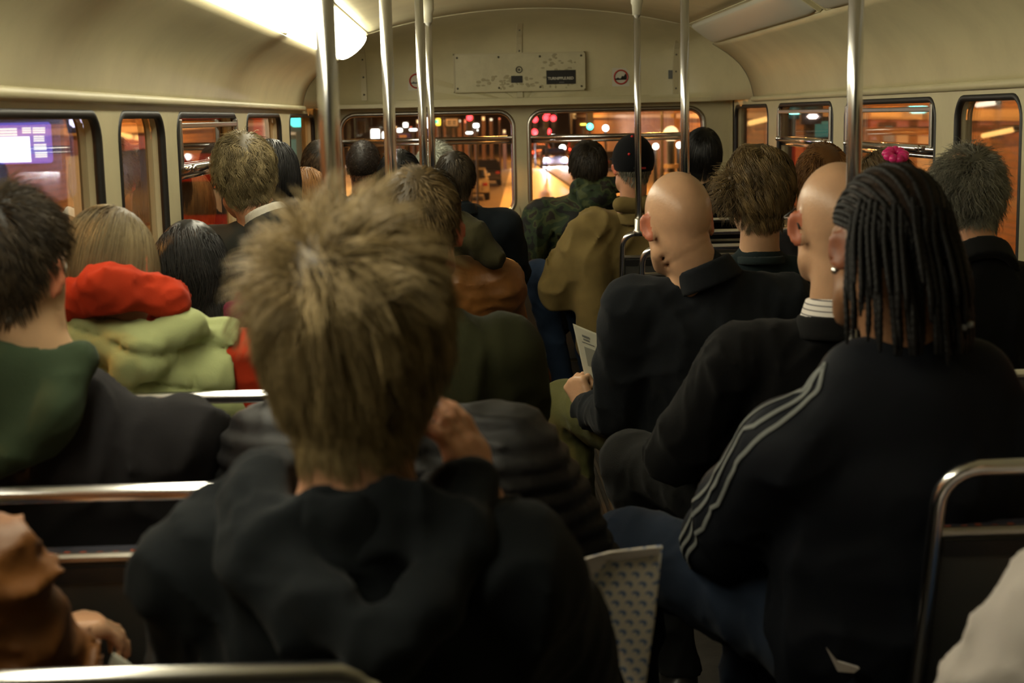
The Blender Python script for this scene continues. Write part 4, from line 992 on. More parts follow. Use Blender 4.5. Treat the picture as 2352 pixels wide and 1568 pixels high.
W_, Y_ = (1, .95, .88), 70
lit_sign(852, 297, 872, 326, 58, W_, 6, 'tall white glowing panel beside the red bus'); lit_sign(878, 303, 896, 327, 58, W_, 7, 'white glowing panel right of the tall one, behind the second pole')
lit_sign(912, 295, 924, 304, 66, W_, 6, 'small white lit box above the blue board'); lit_sign(926, 282, 937, 292, 68, W_, 6, 'white lit square left of the third pole'); lit_sign(940, 296, 958, 300, 72, W_, 6, 'thin white light strip over the blue board', name='light_strip')
lit_sign(979, 271, 992, 293, 60, (1, .97, .85), 10, 'bright white lit sign box between the two thin poles')
rt, c, w1, h1 = lit_sign(1001, 272, 1012, 288, 60, (1, .65, .05), 4, 'yellow and green lit sign right of the thinnest pole'); b = MB(); b.box((c[0] - w1 * .25, 59.92, c[2] + h1 * .05), (w1 * .5, .05, h1 * .5)); b.build('green_panel', emat('sign_green', (.1, .9, .5), 2.5), rt)
rt, c, w1, h1 = lit_sign(914, 307, 945, 325, 50, (0, 0, 0), 0, 'blue boarding with a pale panel beside the second pole', 'board', base=(.03, .03, .35)); b = MB(); b.box((c[0] - w1 * .12, 49.92, c[2] + h1 * .18), (w1 * .55, .03, h1 * .28)); b.build('pale_panel', mat('pale_panel', (.6, .45, .3), .5), rt)
rt, c, w1, h1 = lit_sign(1024, 273, 1052, 289, 48, (1, .55, .2), .35, 'brown direction sign on two legs in the left front window', 'road sign', post=False, base=(.35, .2, .08))
for k in range(2):
    b = MB(); b.box((c[0] - w1 * .22 + k * w1 * .42, 47.92, c[2] + h1 * .12), (w1 * .3, .03, h1 * .16)); b.box((c[0] - w1 * .22 + k * w1 * .42, 47.92, c[2] - h1 * .2), (w1 * .3, .03, h1 * .16)); b.build('lettering_bar', IRON, rt)
b = MB()
for e in (-.42, .3): b.tube([(c[0] + e * w1, 48.1, ZR), (c[0] + e * w1, 48.1, c[2])], .045, 8)
for k in range(4): b.box((c[0] - .06 * w1, 48.1, c[2] - h1 * (.8 + k * .3)), (w1 * .7, .04, .04))
b.build('legs', IRON, rt)
lit_sign(1087, 284, 1100, 293, 64, W_, 7, 'small white lit sign at the right of the left front window'); lit_sign(1070, 303, 1086, 307, 64, W_, 8, 'flat white shop light low in the left front window', name='light_strip')
lit_sign(1091, 297, 1098, 301, 66, W_, 9, 'tiny white lamp below the small white sign', name='light_strip')
def signal(u, v, Y, col, s, lab, n=3):
    c = at(u, v, Y); rt = root('traffic_light', (c[0], Y, ZR), lab, 'traffic light', 'traffic lights down the road'); k = Y / 60.0
    b = MB(); b.box((c[0], Y + .12, c[2]), (.34, .2, .95), bev=.04); b.tube([(c[0], Y + .2, ZR), (c[0], Y + .2, c[2])], .05, 8); b.build('housing', IRON, rt)
    b = MB(); b.ball((c[0], Y, c[2] + (.28 if col[0] > .5 else -.28)), (.12 * k, .06, .12 * k), 10, 6); b.build('lamp', emat('signal_%s' % ('red' if col[0] > .5 else 'green'), col, s), rt, smooth=True)
RC, GC = (1, .03, .04), (.05, 1, .75)
for u, v, l in ((1229, 283, 'red traffic light at the left edge of the right front window'), (1254, 281, 'red traffic light second from the left in the right front window'), (1257, 268, 'topmost small red traffic light in the right front window'), (1271, 280, 'faint red traffic light left of the tall glow'), (1228, 312, 'low red light above the window bar at the far left'), (1259, 309, 'low red light above the window bar, second from the left')):
    signal(u, v, 84 + 7 * (u % 7), RC, 9, l)
signal(1355, 277, 70, GC, 14, 'green traffic light in the right front window'); signal(1079, 285, 66, RC, 6, 'red traffic light in the left front window')
rt, c, w1, h1 = lit_sign(1333, 284, 1350, 287, 72, (1, .8, .1), 5, 'small yellow light bar left of the green signal', name='light_strip')
rg = np.random.default_rng(21)
for k in range(16):
    u = 905 + k * 17 + rg.uniform(-5, 5); v = rg.uniform(272, 306); w_ = rg.uniform(2.5, 7); h_ = rg.uniform(3, 9); rr_ = root('shop_light', at(u, v, 90 + k), 'small warm shop light among the far shopfronts in the left front window', 'shop light', 'far shop lights')
    p = at(u, v, 90 + k); b = MB(); b.box(p, (w_ * .027, .3, h_ * .027)); b.build('lit_panel', emat('shop_%d' % (k % 4), [(1, .55, .2), (1, .85, .6), (1, .2, .1), (1, .65, .3)][k % 4], 2.5), rr_)
    b = MB(); b.box((p[0], p[1] + .4, (p[2] + ZR) / 2), (w_ * .05, .3, p[2] - ZR + h_ * .04)); b.build('kiosk', mat('kiosk_dark', (.10, .05, .03), .6), rr_)
# glass shelter, belisha-like lamp, far lamps
for k, (u, v, Y, s, l) in enumerate(((1270, 316, 120, 14, 'white lamp low on the far road above the window bar'), (1391, 294, 60, 10, 'white globe lamp on a post right of the green signal'), (1292, 340, 110, 22, 'brightest white lamp above the oncoming car'), (1506, 336, 30, 8, 'white bulkhead lamp on the orange wall, right of the cap'), (1560, 333, 30, 8, 'small round white lamp beside the second right-hand pole'))):
    c = at(u, v, Y); rt = root('globe_lamp', (c[0], Y, ZR), l, 'lamp'); b = MB(); b.ball(c, .0035 * Y * .6, 12, 8); b.build('globe', emat('globe_%d' % k, (1, .88, .8), s), rt, smooth=True)
    b = MB(); b.tube([(c[0], Y + .1, ZR), (c[0], Y + .1, c[2])], .05, 8); b.build('post', IRON, rt, smooth=True)
# striped pole with a glass ball (seen right of the cap) 
c = at(1541, 318, 26); rt = root('striped_beacon', (c[0], 26, ZR), 'black and pale striped beacon pole against the orange wall', 'beacon')
b = MB(); b.tube([(c[0], 26, ZR), (c[0], 26, c[2])], .07, 12); b.build('pole', IRON, rt, smooth=True)
b = MB()
for k in range(5): z = c[2] - .45 - k * .15; b.tube([(c[0], 26, z), (c[0], 26, z - .07)], .13, 12)
b.build('stripes', mat('pale_paint', (.6, .5, .35), .5), rt)
b = MB(); b.ball(c + V3(0, 0, .08), .14, 12, 8); b.build('ball', emat('beacon_ball', (1, .75, .4), 2.0, (.5, .4, .2)), rt, smooth=True)
# left: display board, teal sign, bracket lamp; right: lit shop strip and green light
Yd = 13.0; p, q = at(-170, 286, Yd), at(120, 374, Yd); rt = root('display_board', ((p[0] + q[0]) / 2, Yd, ZR), 'glowing blue departure board with white rows outside the nearest left window', 'display board')
c = (p + q) / 2; w1, h1 = q[0] - p[0], p[2] - q[2]; b = MB(); b.box(c, (w1, .16, h1), bev=.02); b.build('screen', emat('screen_blue', (.22, .16, 1.0), 1.6), rt)
b = MB(); p2, q2 = at(-160, 318, Yd), at(78, 371, Yd); b.box(((p2 + q2) / 2) + V3(0, -.09, 0), (q2[0] - p2[0], .02, p2[2] - q2[2])); b.build('white_panel', emat('screen_white', (.93, .93, 1.0), 6), rt)
for i, (u0, u1, v0, v1) in enumerate(((0, 46, 294, 312), (58, 78, 292, 306), (82, 110, 292, 306), (84, 108, 311, 325), (85, 113, 330, 344), (88, 115, 348, 361))):
    p2, q2 = at(u0, v0, Yd), at(u1, v1, Yd); b = MB()
    for k in range(3): b.box(((p2 + q2) / 2) + V3(0, -.09, (k - 1) * abs(p2[2] - q2[2]) * .34), (q2[0] - p2[0], .02, abs(p2[2] - q2[2]) * .24))
    b.build('text_row', emat('screen_text', (.95, .95, .9), 3.5), rt)
b = MB(); b.tube([(c[0], Yd + .1, ZR), (c[0], Yd + .1, c[2])], .12, 10); b.box((c[0], Yd + .1, c[2]), (w1 + .15, .12, h1 + .15)); b.build('stand', IRON, rt)
light('board_glow', c + V3(.6, -.5, 0), (.6, .58, 1), 60, .5, parent=rt)
lit_sign(160, 266, 204, 292, 13.5, (.75, .68, 1), 6, 'white and violet lit sign at the top of the nearest left window')
lit_sign(666, 268, 706, 291, 15, (.12, .95, .85), 6, 'teal lit sign beside the left front corner', post=True); lit_sign(664, 320, 690, 400, 17, (.05, .45, .40), .5, 'tall dull teal panel below the teal sign', 'panel', base=(.05, .2, .2), name='panel')
c = at(718, 315, 30); rt = root('globe_lamp', (c[0], 30, ZR), 'pinkish white globe lamp left of the nearest pole', 'lamp'); b = MB(); b.ball(c, .10, 12, 8); b.build('globe', emat('globe_pink', (1, .75, .65), 9), rt, smooth=True); b = MB(); b.tube([(c[0], 30.1, ZR), (c[0], 30.1, c[2])], .05, 8); b.build('post', IRON, rt)
lit_sign(1812, 254, 1836, 262, 15, (.3, 1, .85), 9, 'round green light beyond the right side window', name='green_light'); lit_sign(1856, 252, 1882, 259, 15, (.1, .9, .75), 4, 'green light strip right of the round green light', name='light_strip')
lit_sign(1855, 262, 1878, 273, 14, (1, .75, .7), 8, 'pale pink lamp below the green lights', name='light_strip'); lit_sign(1866, 279, 1912, 314, 16, (.05, .4, .36), .5, 'teal lit shop window with an orange edge in the right side window', base=(.05, .2, .18), name='shop_window')
for k, (u0, v0, u1, v1, l) in enumerate(((1655, 296, 1712, 285, 'long thin golden light tube outside the right front corner'), (1722, 283, 1765, 272, 'short golden light tube right of the long one'), (2258, 312, 2325, 298, 'thin golden light tube low in the nearest right window'), (2244, 241, 2284, 236, 'thin white light tube high in the nearest right window'))):
    xw = 11.36 if k < 2 else 10.86; p, q = at(u0, v0, xw / at(u0, v0, 1.0)[0]), at(u1, v1, xw / at(u1, v1, 1.0)[0]); rt = root('light_tube', (p + q) / 2, l, 'light tube'); b = MB(); b.tube([p, q], .05 if k > 1 else .10, 8); b.build('tube', emat('gold_tube' if k < 3 else 'white_tube', (1, .5, .14) if k < 3 else (1, .8, .6), 3.5), rt)
    b = MB(); b.tube([p + V3(.08, 0, .03), q + V3(.08, 0, .03)], .07, 6); b.build('backing', IRON, rt)
# ------------------------------------------------------------------ fabrics and hair colours
def cloth(name, col, rough=.9, sheen=.04, bs=420, bump=.25, var=.12): return mat(name, col, rough, bump=bump, bscale=bs, var=var, vscale=9, sheen=sheen, spec=.12)
NAVYH = cloth('hoodie_black_navy', (0.0084, 0.0105, 0.0126)); OLIVEC = cloth('olive_coat_cloth', (0.0260, 0.0277, 0.0118)); GREENH = cloth('green_fleece', (0.0323, 0.0500, 0.0265)); GREYJ = cloth('grey_jacket_cloth', (0.0168, 0.0160, 0.0176))
REDF = cloth('red_fleece', (.42, .036, .011)); VEST = cloth('pale_green_quilt', (0.3480, 0.3915, 0.1812), .8); BLACKC = cloth('black_cloth', (0.0042, 0.0042, 0.0046)); PUFF = mat('black_puffer', (.006, .006, .007), .6, bump=.1, bscale=60)
SUITG = cloth('grey_suit', (0.0355, 0.0360, 0.0317)); SUITB = cloth('black_suit', (0.0042, 0.0042, 0.0046)); SUITN = cloth('charcoal_suit', (0.0092, 0.0109, 0.0134)); WSHIRT = cloth('white_shirt', (.62, .58, .50), .8)
LEATH = mat('tan_leather', (0.2261, 0.0904, 0.0214), .42, bump=.35, bscale=55, var=.3, vscale=12); LEATH2 = mat('orange_brown_leather', (.17, .06, .009), .55, bump=.3, bscale=35, var=.35, vscale=9)
KHAKI = cloth('khaki_cotton', (0.1596, 0.1157, 0.0414), var=.2); TEAL = cloth('dark_teal_jersey', (0.0118, 0.0189, 0.0210)); NAVYJ = cloth('navy_jacket', (0.0076, 0.0109, 0.0143)); DENIM = cloth('blue_denim', (0.0221, 0.0378, 0.0725), var=.2); DENIMP = cloth('pale_denim', (.16, .20, .24)); DENIMD = cloth('dark_denim', (0.0138, 0.0215, 0.0390), var=.25)
OLIVET = cloth('olive_trouser_cloth', (0.0819, 0.0819, 0.0284)); GREYT = cloth('grey_trouser_cloth', (0.0147, 0.0151, 0.0151)); TRACK = mat('track_jacket', (.0085, .010, .014), .7, bump=.1, bscale=300, spec=.12); STRIPE = cloth('pale_stripe', (.16, .17, .165)); PALEW = cloth('white_cotton', (.46, .42, .39), .8, var=.05)
PINKC = cloth('pink_scarf', (0.1470, 0.0126, 0.0420))
def camo():
    m, nt, b = nmat('camouflage_cotton'); N = nt.nodes; L = nt.links; tc = N.new('ShaderNodeTexCoord'); n = N.new('ShaderNodeTexNoise'); n.inputs['Scale'].default_value = 11; n.inputs['Detail'].default_value = 2.5; n.inputs['Distortion'].default_value = .8
    L.new(tc.outputs['Object'], n.inputs['Vector']); r = N.new('ShaderNodeValToRGB'); r.color_ramp.interpolation = 'CONSTANT'; e = r.color_ramp.elements
    e[0].color = (.004, .0045, .0035, 1); e[1].position = .44; e[1].color = (.014, .028, .008, 1); q = e.new(.52); q.color = (.040, .052, .014, 1); q = e.new(.60); q.color = (.015, .010, .005, 1); q = e.new(.68); q.color = (.018, .035, .010, 1)
    L.new(n.outputs['Fac'], r.inputs[0]); L.new(r.outputs[0], b.inputs['Base Color']); b.inputs['Roughness'].default_value = .85; return m
CAMO = camo()
def pin(name, base, line, sc, axis='Z', w=.12):
    m, nt, b = nmat(name); N = nt.nodes; L = nt.links; tc = N.new('ShaderNodeTexCoord'); sx = N.new('ShaderNodeSeparateXYZ'); L.new(tc.outputs['Object'], sx.inputs[0])
    a = N.new('ShaderNodeMath'); a.operation = 'MULTIPLY'; a.inputs[1].default_value = sc; L.new(sx.outputs[axis], a.inputs[0]); f = N.new('ShaderNodeMath'); f.operation = 'FRACT'; L.new(a.outputs[0], f.inputs[0])
    g = N.new('ShaderNodeMath'); g.operation = 'LESS_THAN'; g.inputs[1].default_value = w; L.new(f.outputs[0], g.inputs[0]); mx = N.new('ShaderNodeMix'); mx.data_type = 'RGBA'; L.new(g.outputs[0], mx.inputs['Factor'])
    mx.inputs['A'].default_value = (*base, 1); mx.inputs['B'].default_value = (*line, 1); L.new(mx.outputs['Result'], b.inputs['Base Color']); b.inputs['Roughness'].default_value = .8; return m
SHSTR = pin('striped_shirt', (.66, .62, .58), (.10, .09, .10), 95, 'Z', .22)
H_BLOND = hairmat('hair_dark_blond', (.050, .032, .012), (.50, .37, .18)); H_BRN = hairmat('hair_brown', (.045, .030, .013), (.27, .18, .075)); H_DBRN = hairmat('hair_dark_brown', (.012, .009, .006), (.075, .052, .026)); H_BLK = hairmat('hair_black', (.004, .004, .004), (.020, .018, .017), .38)
H_GREY = hairmat('hair_grey', (.06, .058, .045), (.30, .285, .22)); H_WHITE = hairmat('hair_white', (.20, .21, .17), (.62, .62, .52)); H_GING = hairmat('hair_ginger', (.11, .045, .010), (.36, .17, .045)); H_ASH = hairmat('hair_ash_blond', (.060, .045, .020), (.36, .28, .14)); H_LBR = hairmat('hair_light_brown', (.09, .065, .032), (.26, .20, .10))
GRP = 'seated passengers'
def relax(g): pass

# ------------------------------------------------------------------ nearest: spiky-haired man, chin on hand
hp = at(822, 772, 1.50)
S = V3(at(832, 1300, 1.48)[0], 1.475, at(832, 1300, 1.48)[2])
shR = S + V3(.17, 0, -.01); wrR = at(1092, 1165, 1.57); elR = wrR + V3(.10, .06, -.23)
g = person('person with spiky dark-blond hair in a black hooded top, chin on his right hand', hp, S=S, hr=(-14, -4, -3), ty=-4, troll=5, sk=SK_PINK, sw=.165, bw=1.06, vox=.0062, hs=1.02, prot=.5, el=(None, elR), wr=(None, wrR),
           hands=({}, dict(D=at(1036, 960, 1.60) - wrR, N=V3(.80, -.45, .25), curl=(12, 24, 18), spread=1.5, thumb=(.5, .75, -.45))), legs=DENIMD, group=GRP)
A = lambda u, v, y: at(u, v, y)
hood = [(rcone(A(600, 1100, 1.52), A(640, 1080, 1.62), .034, .03), .03), (rcone(A(1060, 1120, 1.50), A(1010, 1130, 1.62), .032, .028), .03)]
garment(g, 'hooded_top', NAVYH, grow=.024, amp=.010, fsc=(10, 10, 7), extra=hood, cut=[(rcone(g.nb + V3(.0, .015, -.002), g.hn + V3(0, .01, .03), .064, .086), .015)], cuff=.05, vox=.0075, armgrow=.008, seed=2)
def chain(pts, r): return [(rcone(A(*p), A(*q), r, r), .018) for p, q in zip(pts, pts[1:])]
hs_ = chain([(600, 1110, 1.50), (625, 1230, 1.425), (740, 1400, 1.355), (870, 1500, 1.325)], .030) + chain([(1085, 1110, 1.50), (1070, 1240, 1.425), (990, 1390, 1.355), (880, 1500, 1.325)], .031) + [(ell(A(860, 1300, 1.415), (.10, .022, .10)), .02), (rcone(A(700, 1190, 1.43), A(1000, 1190, 1.43), .020, .020), .02)] + chain([(545, 1160, 1.47), (560, 1300, 1.40), (680, 1470, 1.35)], .020)
hf_ = union(hs_, .018); nkc = rcone(g.nb + V3(.0, .018, .008), g.hn + V3(0, .01, .03), .060, .086)
piece(g, 'hood', lambda P: smax(hf_(P) - folds(P, .006, (13, 13, 9), 4), -nkc(P), .01), NAVYH, A(850, 1300, 1.42), .27, .0065)
hair(g.rt, g.hp, g.hR, g.hs, H_BLOND, n=9500, L=.105, lift=.18, grav=.34, follow=.9, jit=.13, clump=.50, nclump=330, r=.00075, cap=.020, seg=8, whorl=(-.15, -.72, .62), top=(.50, .80), seed=4, low=.95, neck=g.neck, tint=(0, .9), rise=1.4)
hair(g.rt, g.hp, g.hR, g.hs, H_BLOND, n=2600, L=.074, lift=.80, grav=.10, follow=.35, jit=.22, clump=.80, nclump=110, r=.0008, cap=.012, seg=7, whorl=(-.15, -.72, .62), seed=5, zoff=1.05, tint=(.35, 1), rise=1.5, name='hair_spikes')
hair(g.rt, g.hp, g.hR, g.hs, H_BLOND, n=1300, L=.085, lift=.26, grav=.30, follow=.5, jit=.22, clump=.75, nclump=90, r=.0008, cap=.020, seg=7, seed=6, low=1.0, neck=g.neck, tint=(.2, 1), rise=2.0, name='hair_wisps')

# ------------------------------------------------------------------ left window seat: man in green hood
hp = at(20, 618, 2.22); S = V3(-.62, 2.26, at(200, 1010, 2.26)[2])
g = person('short-haired person in a dark green hood over a grey jacket, at the left edge', hp, S=S, hr=(-18, -4, 0), sk=SK_TAN, sw=.14, bw=1.0, vox=.008, prot=.55, legs=DENIMD, group=GRP)
garment(g, 'jacket', GREYJ, grow=.016, amp=.012, armgrow=.008, seed=5)
hd_ = union([(rcone(A(-80, 840, 2.17), A(185, 828, 2.17), .045, .026), .03), (rcone(A(185, 828, 2.17), A(130, 950, 2.12), .026, .024), .03), (rcone(A(130, 950, 2.12), A(-20, 1080, 2.11), .028, .022), .03), (ell(A(-20, 930, 2.15), (.13, .045, .10)), .04), (rcone(A(-90, 830, 2.2), A(100, 805, 2.26), .04, .035), .03)], .02)
piece(g, 'green_hood', lambda P: smax(hd_(P) - folds(P, .006, (8, 8, 8), 3), -(rcone(g.nb + V3(0, 0, -.01), g.hn + V3(0, 0, .05), .062, .075)(P)), .01), GREENH, A(0, 930, 2.16), .28, .0075)
hair(g.rt, g.hp, g.hR, g.hs, H_DBRN, n=4500, L=.050, lift=.35, grav=.2, jit=.2, clump=.45, nclump=260, r=.0009, cap=.014, seg=5, seed=7, low=.75, top=(.6, 1.1), neck=g.neck)

# ------------------------------------------------------------------ passenger in black ribbed puffer, head hidden behind the spiky hair
hp = at(845, 640, 2.20); S = at(905, 1045, 2.20)
g = person('person in a black ribbed padded jacket, almost hidden behind the spiky-haired man', hp, S=S, hr=(0, -10, 0), troll=17, sk=SK_TAN, vox=.009, legs=BLACKC, group=GRP, el=(V3(S[0] - .21, 2.3, .72), V3(S[0] + .29, 2.34, .62)), wr=(None, V3(S[0] + .16, 2.58, .60)))
garment(g, 'padded_jacket', PUFF, grow=.030, amp=.006, armgrow=.014, seed=9, disp=lambda P: .009 * np.abs(np.sin(P[:, 2] * 3.14159 / .034)), vox=.009)
hair(g.rt, g.hp, g.hR, g.hs, H_BLK, n=2200, L=.045, lift=.3, grav=.25, clump=.4, r=.0011, cap=.012, seed=8, neck=g.neck)

# ------------------------------------------------------------------ girl in quilted vest and red hood
hp = at(256, 606, 2.86); S = at(338, 832, 2.86)
g = person('person in a pale green quilted vest over a red hooded top, light brown hair', hp, S=S, hr=(-28, -16, -4), sk=SK_FAIR, sw=.142, vox=.0085, hs=.95, prot=.3, legs=DENIMD, group=GRP, el=(None, V3(S[0] + .235, 2.92, .71)), wr=(None, V3(S[0] + .12, 3.2, .62)))
garment(g, 'red_top', REDF, grow=.008, amp=.008, fsc=(12, 12, 9), armgrow=.012, seed=11)
arm_cut = rcone(g.sh[1] + V3(.045, 0, .0), g.el[1] + V3(.06, 0, -.05), .092, .095); arm_cutl = rcone(g.sh[0] - V3(.045, 0, .0), g.el[0] - V3(.06, 0, .05), .080, .080)
def quilt(P):
    q = (P - g.S) @ np.stack([g.X, g.Ft, g.U], 1); z = (q[:, 2] + .22 * q[:, 0]) / .075; x = (q[:, 0] + .012 * np.sin(z * 3)) / .095
    return .020 * (np.abs(np.sin(z * math.pi)) ** .4) * (.45 + .55 * np.abs(np.sin(x * math.pi + .7)) ** .35) - .008
vh = [(rcone(A(160, 760, 2.80), A(330, 800, 2.75), .034, .036), .02), (rcone(A(330, 800, 2.75), A(440, 745, 2.78), .036, .028), .02), (rcone(A(330, 820, 2.74), A(270, 890, 2.75), .034, .024), .02)]
def vest(P):
    d = smin(g.torso(P), ecap(g.H, g.H + g.U * .12, (.17, .13), (.16, .12), g.X, g.Ft, g.U)(P), .03) - .022
    for e, k in vh: d = smin(d, e(P), k)
    d = d - quilt(P) - folds(P, .004, (14, 14, 14), 5)
    d = smax(smax(d, -arm_cut(P), .012), -arm_cutl(P), .012); return smax(d, g.H[2] - .07 - P[:, 2], .005)
g.vestf = vest; V, Q = surface(vest, g.lo - .03, g.hi + .03, .0072); link_mesh('quilted_vest', V, Q, VEST, g.rt)
rh = union([(rcone(A(165, 690, 2.80), A(250, 660, 2.75), .040, .045), .03), (rcone(A(250, 660, 2.75), A(385, 685, 2.78), .045, .036), .03), (rcone(A(385, 685, 2.78), A(400, 680, 2.92), .034, .03), .03), (rcone(A(160, 690, 2.80), A(140, 690, 2.92), .036, .03), .03)], .03)
piece(g, 'red_hood', lambda P: smax(rh(P) - folds(P, .007, (14, 14, 14), 1), -(rcone(g.nb, g.hn + V3(0, 0, .04), .048, .060)(P)), .01), REDF, A(270, 680, 2.84), .22, .006)
hair(g.rt, g.hp, g.hR, g.hs, H_LBR, n=5200, L=.16, lift=.04, grav=.55, follow=.8, jit=.03, clump=.15, nclump=200, r=.0009, cap=.010, seg=8, whorl=(.2, .3, .93), seed=12, low=.6, neck=g.neck)

# ------------------------------------------------------------------ woman with long black wavy hair
hp = at(440, 618, 3.56); S = hp + V3(.02, .0, -.23)
g = person('person with long wavy black hair and a pink scarf beside the left window', hp, S=S, hr=(0, -10, 0), sk=SK_TAN, sw=.15, vox=.010, hs=.97, legs=BLACKC, group=GRP)
garment(g, 'dark_coat', BLACKC, grow=.022, amp=.008, seed=13)
piece(g, 'pink_scarf', lambda P: union([rcone(A(470, 715, 3.50), A(560, 725, 3.50), .035, .04), (rcone(A(540, 700, 3.55), A(560, 730, 3.65), .035, .03), .02)], .02)(P) - folds(P, .006, (20, 20, 20), 2), PINKC, A(520, 715, 3.55), .14, .007)
hair(g.rt, g.hp, g.hR, g.hs, H_BLK, n=6500, L=.30, lift=.12, grav=.5, follow=.6, jit=.07, clump=.6, nclump=240, r=.0011, cap=.018, seg=10, curl=.010, curlw=11, seed=14, low=.85, whorl=(0, .1, .99), neck=(g.nb - V3(0, 0, .1), g.hn, .085))

# ------------------------------------------------------------------ olive coat man (aisle), short hair
hp = at(962, 522, 2.87); S = at(945, 812, 2.87)
g = person('person in a plain olive green coat just ahead of the spiky-haired man', hp, S=S, hr=(-6, -6, 0), sk=SK_PINK, sw=.19, bw=1.12, vox=.009, legs=DENIMD, group=GRP, el=(None, V3(S[0] + .205, 2.96, .66)), wr=(None, V3(S[0] + .12, 3.22, .62)))
garment(g, 'olive_coat', OLIVEC, grow=.026, amp=.013, fsc=(6, 6, 4), armgrow=.010, seed=16, low=-.16, hemflare=.02)
collar(g, 'coat_collar', OLIVEC, .068, .006, .022, .025)
hair(g.rt, g.hp, g.hR, g.hs, H_BRN, n=3600, L=.030, lift=.35, grav=.2, clump=.35, r=.0010, cap=.008, seg=4, seed=17, neck=g.neck, tint=(0, .8))

# ------------------------------------------------------------------ grey-suited man, ash blond, by the window
hp = at(562, 402, 4.25); S = hp + V3(.02, .0, -.205)
g = person('person in a grey suit and white collar, thick ash-blond hair, beside the left windows', hp, S=S, hr=(12, -6, -3), sk=SK_PINK, sw=.175, vox=.009, prot=.5, legs=GREYT, group=GRP)
garment(g, 'suit_jacket', SUITG, grow=.018, amp=.006, seed=19); collar(g, 'shirt_collar', WSHIRT, .060, .0025, .022, .052, .35); collar(g, 'jacket_collar', SUITG, .070, .004, .020, .030, .35)
hair(g.rt, g.hp, g.hR, g.hs, H_ASH, n=5200, L=.060, lift=.30, grav=.3, jit=.2, clump=.5, nclump=220, r=.0011, cap=.018, seg=6, curl=.006, curlw=7, seed=20, low=.8, top=(.45, 1.1), neck=g.neck)

# behind him: dark bobbed hair
hp = at(624, 405, 4.95); S = hp + V3(.0, .0, -.235)
g = person('person with smooth black hair, half hidden behind the grey-suited man', hp, S=S, sk=SK_TAN, sw=.16, vox=.012, legs=BLACKC, group=GRP)
garment(g, 'black_coat', BLACKC, grow=.022, seed=21, vox=.012)
hair(g.rt, g.hp, g.hR, g.hs, H_BLK, n=3000, L=.15, lift=.06, grav=.5, jit=.04, clump=.2, r=.0014, cap=.022, seg=7, seed=22, low=.9, whorl=(0, .2, .98), neck=(g.nb, g.hn, .075))

# ------------------------------------------------------------------ brown leather jacket (aisle)
hp = at(1000, 470, 4.95); S = at(1020, 645, 4.96)
g = person('person in a tan leather jacket and pale jeans, beyond the olive coat', hp, S=S, hr=(0, -10, 0), sk=SK_PINK, sw=.19, vox=.010, legs=DENIMP, group=GRP, kn=(None, V3(.165, 5.36, .50)), an=(None, V3(.15, 5.36, .09)))
garment(g, 'leather_jacket', LEATH, grow=.026, amp=.010, fsc=(8, 8, 12), armgrow=.012, seed=24)
piece(g, 'olive_hood', lambda P: union([rcone(A(985, 560, 4.85), A(1090, 545, 4.85), .06, .05), (rcone(A(1090, 545, 4.85), A(1130, 590, 4.84), .05, .045), .03), (rcone(A(1060, 520, 4.9), A(1000, 530, 4.9), .05, .05), .03)], .03)(P) - folds(P, .006, (12, 12, 12)), cloth('olive_hood_cloth', (0.0357, 0.0315, 0.0134)), A(1050, 560, 4.87), .24, .009)
hair(g.rt, g.hp, g.hR, g.hs, H_DBRN, n=2600, L=.04, lift=.3, r=.0013, cap=.01, seg=4, seed=25, neck=g.neck)

# orange-haired woman, window
hp = at(706, 458, 5.66); S = hp + V3(.0, .0, -.235)
g = person('person with orange-brown hair, just left of the nearest pole', hp, S=S, hr=(0, -6, 0), sk=SK_PINK, sw=.155, vox=.012, legs=BLACKC, group=GRP)
garment(g, 'dark_jacket', GREYJ, grow=.02, seed=26, vox=.012)
hair(g.rt, g.hp, g.hR, g.hs, H_GING, n=3200, L=.13, lift=.15, grav=.45, jit=.06, clump=.4, r=.0015, cap=.018, seg=7, seed=27, low=.9, whorl=(0, .2, .98), neck=(g.nb, g.hn, .075))
# small dark head
hp = at(918, 416, 5.68); S = hp + V3(.0, .0, -.235)
g = person('person with cropped black hair between the second and third poles', hp, S=S, sk=SK_TAN, sw=.17, vox=.012, legs=BLACKC, group=GRP)
garment(g, 'black_jacket', BLACKC, grow=.02, seed=28, vox=.012)
hair(g.rt, g.hp, g.hR, g.hs, H_BLK, n=2600, L=.045, lift=.3, r=.0014, cap=.014, seg=5, seed=29, neck=g.neck)
# navy jacket
hp = at(1046, 412, 6.42); S = at(1058, 520, 6.40)
g = person('person in a plain navy jacket with dark hair, against the left front window', hp, S=S, hr=(-10, -4, 0), sk=SK_PINK, sw=.195, bw=1.05, vox=.011, legs=BLACKC, group=GRP)
garment(g, 'navy_jacket', NAVYJ, grow=.028, amp=.007, armgrow=.014, seed=31); collar(g, 'jacket_collar', NAVYJ, .070, .005, .024, .03)
hair(g.rt, g.hp, g.hR, g.hs, H_DBRN, n=3600, L=.055, lift=.25, grav=.3, clump=.35, r=.0014, cap=.016, seg=5, seed=32, neck=g.neck)
# dark head behind nearest pole
hp = at(738, 385, 6.42); S = hp + V3(.0, .0, -.235)
g = person('person with dark greying hair, seen either side of the nearest pole', hp, S=S, sk=SK_TAN, sw=.175, vox=.012, legs=BLACKC, group=GRP)
garment(g, 'dark_coat', BLACKC, grow=.02, seed=33, vox=.012)
hair(g.rt, g.hp, g.hR, g.hs, H_DBRN, n=2600, L=.035, lift=.3, r=.0015, cap=.012, seg=4, seed=34, neck=g.neck)
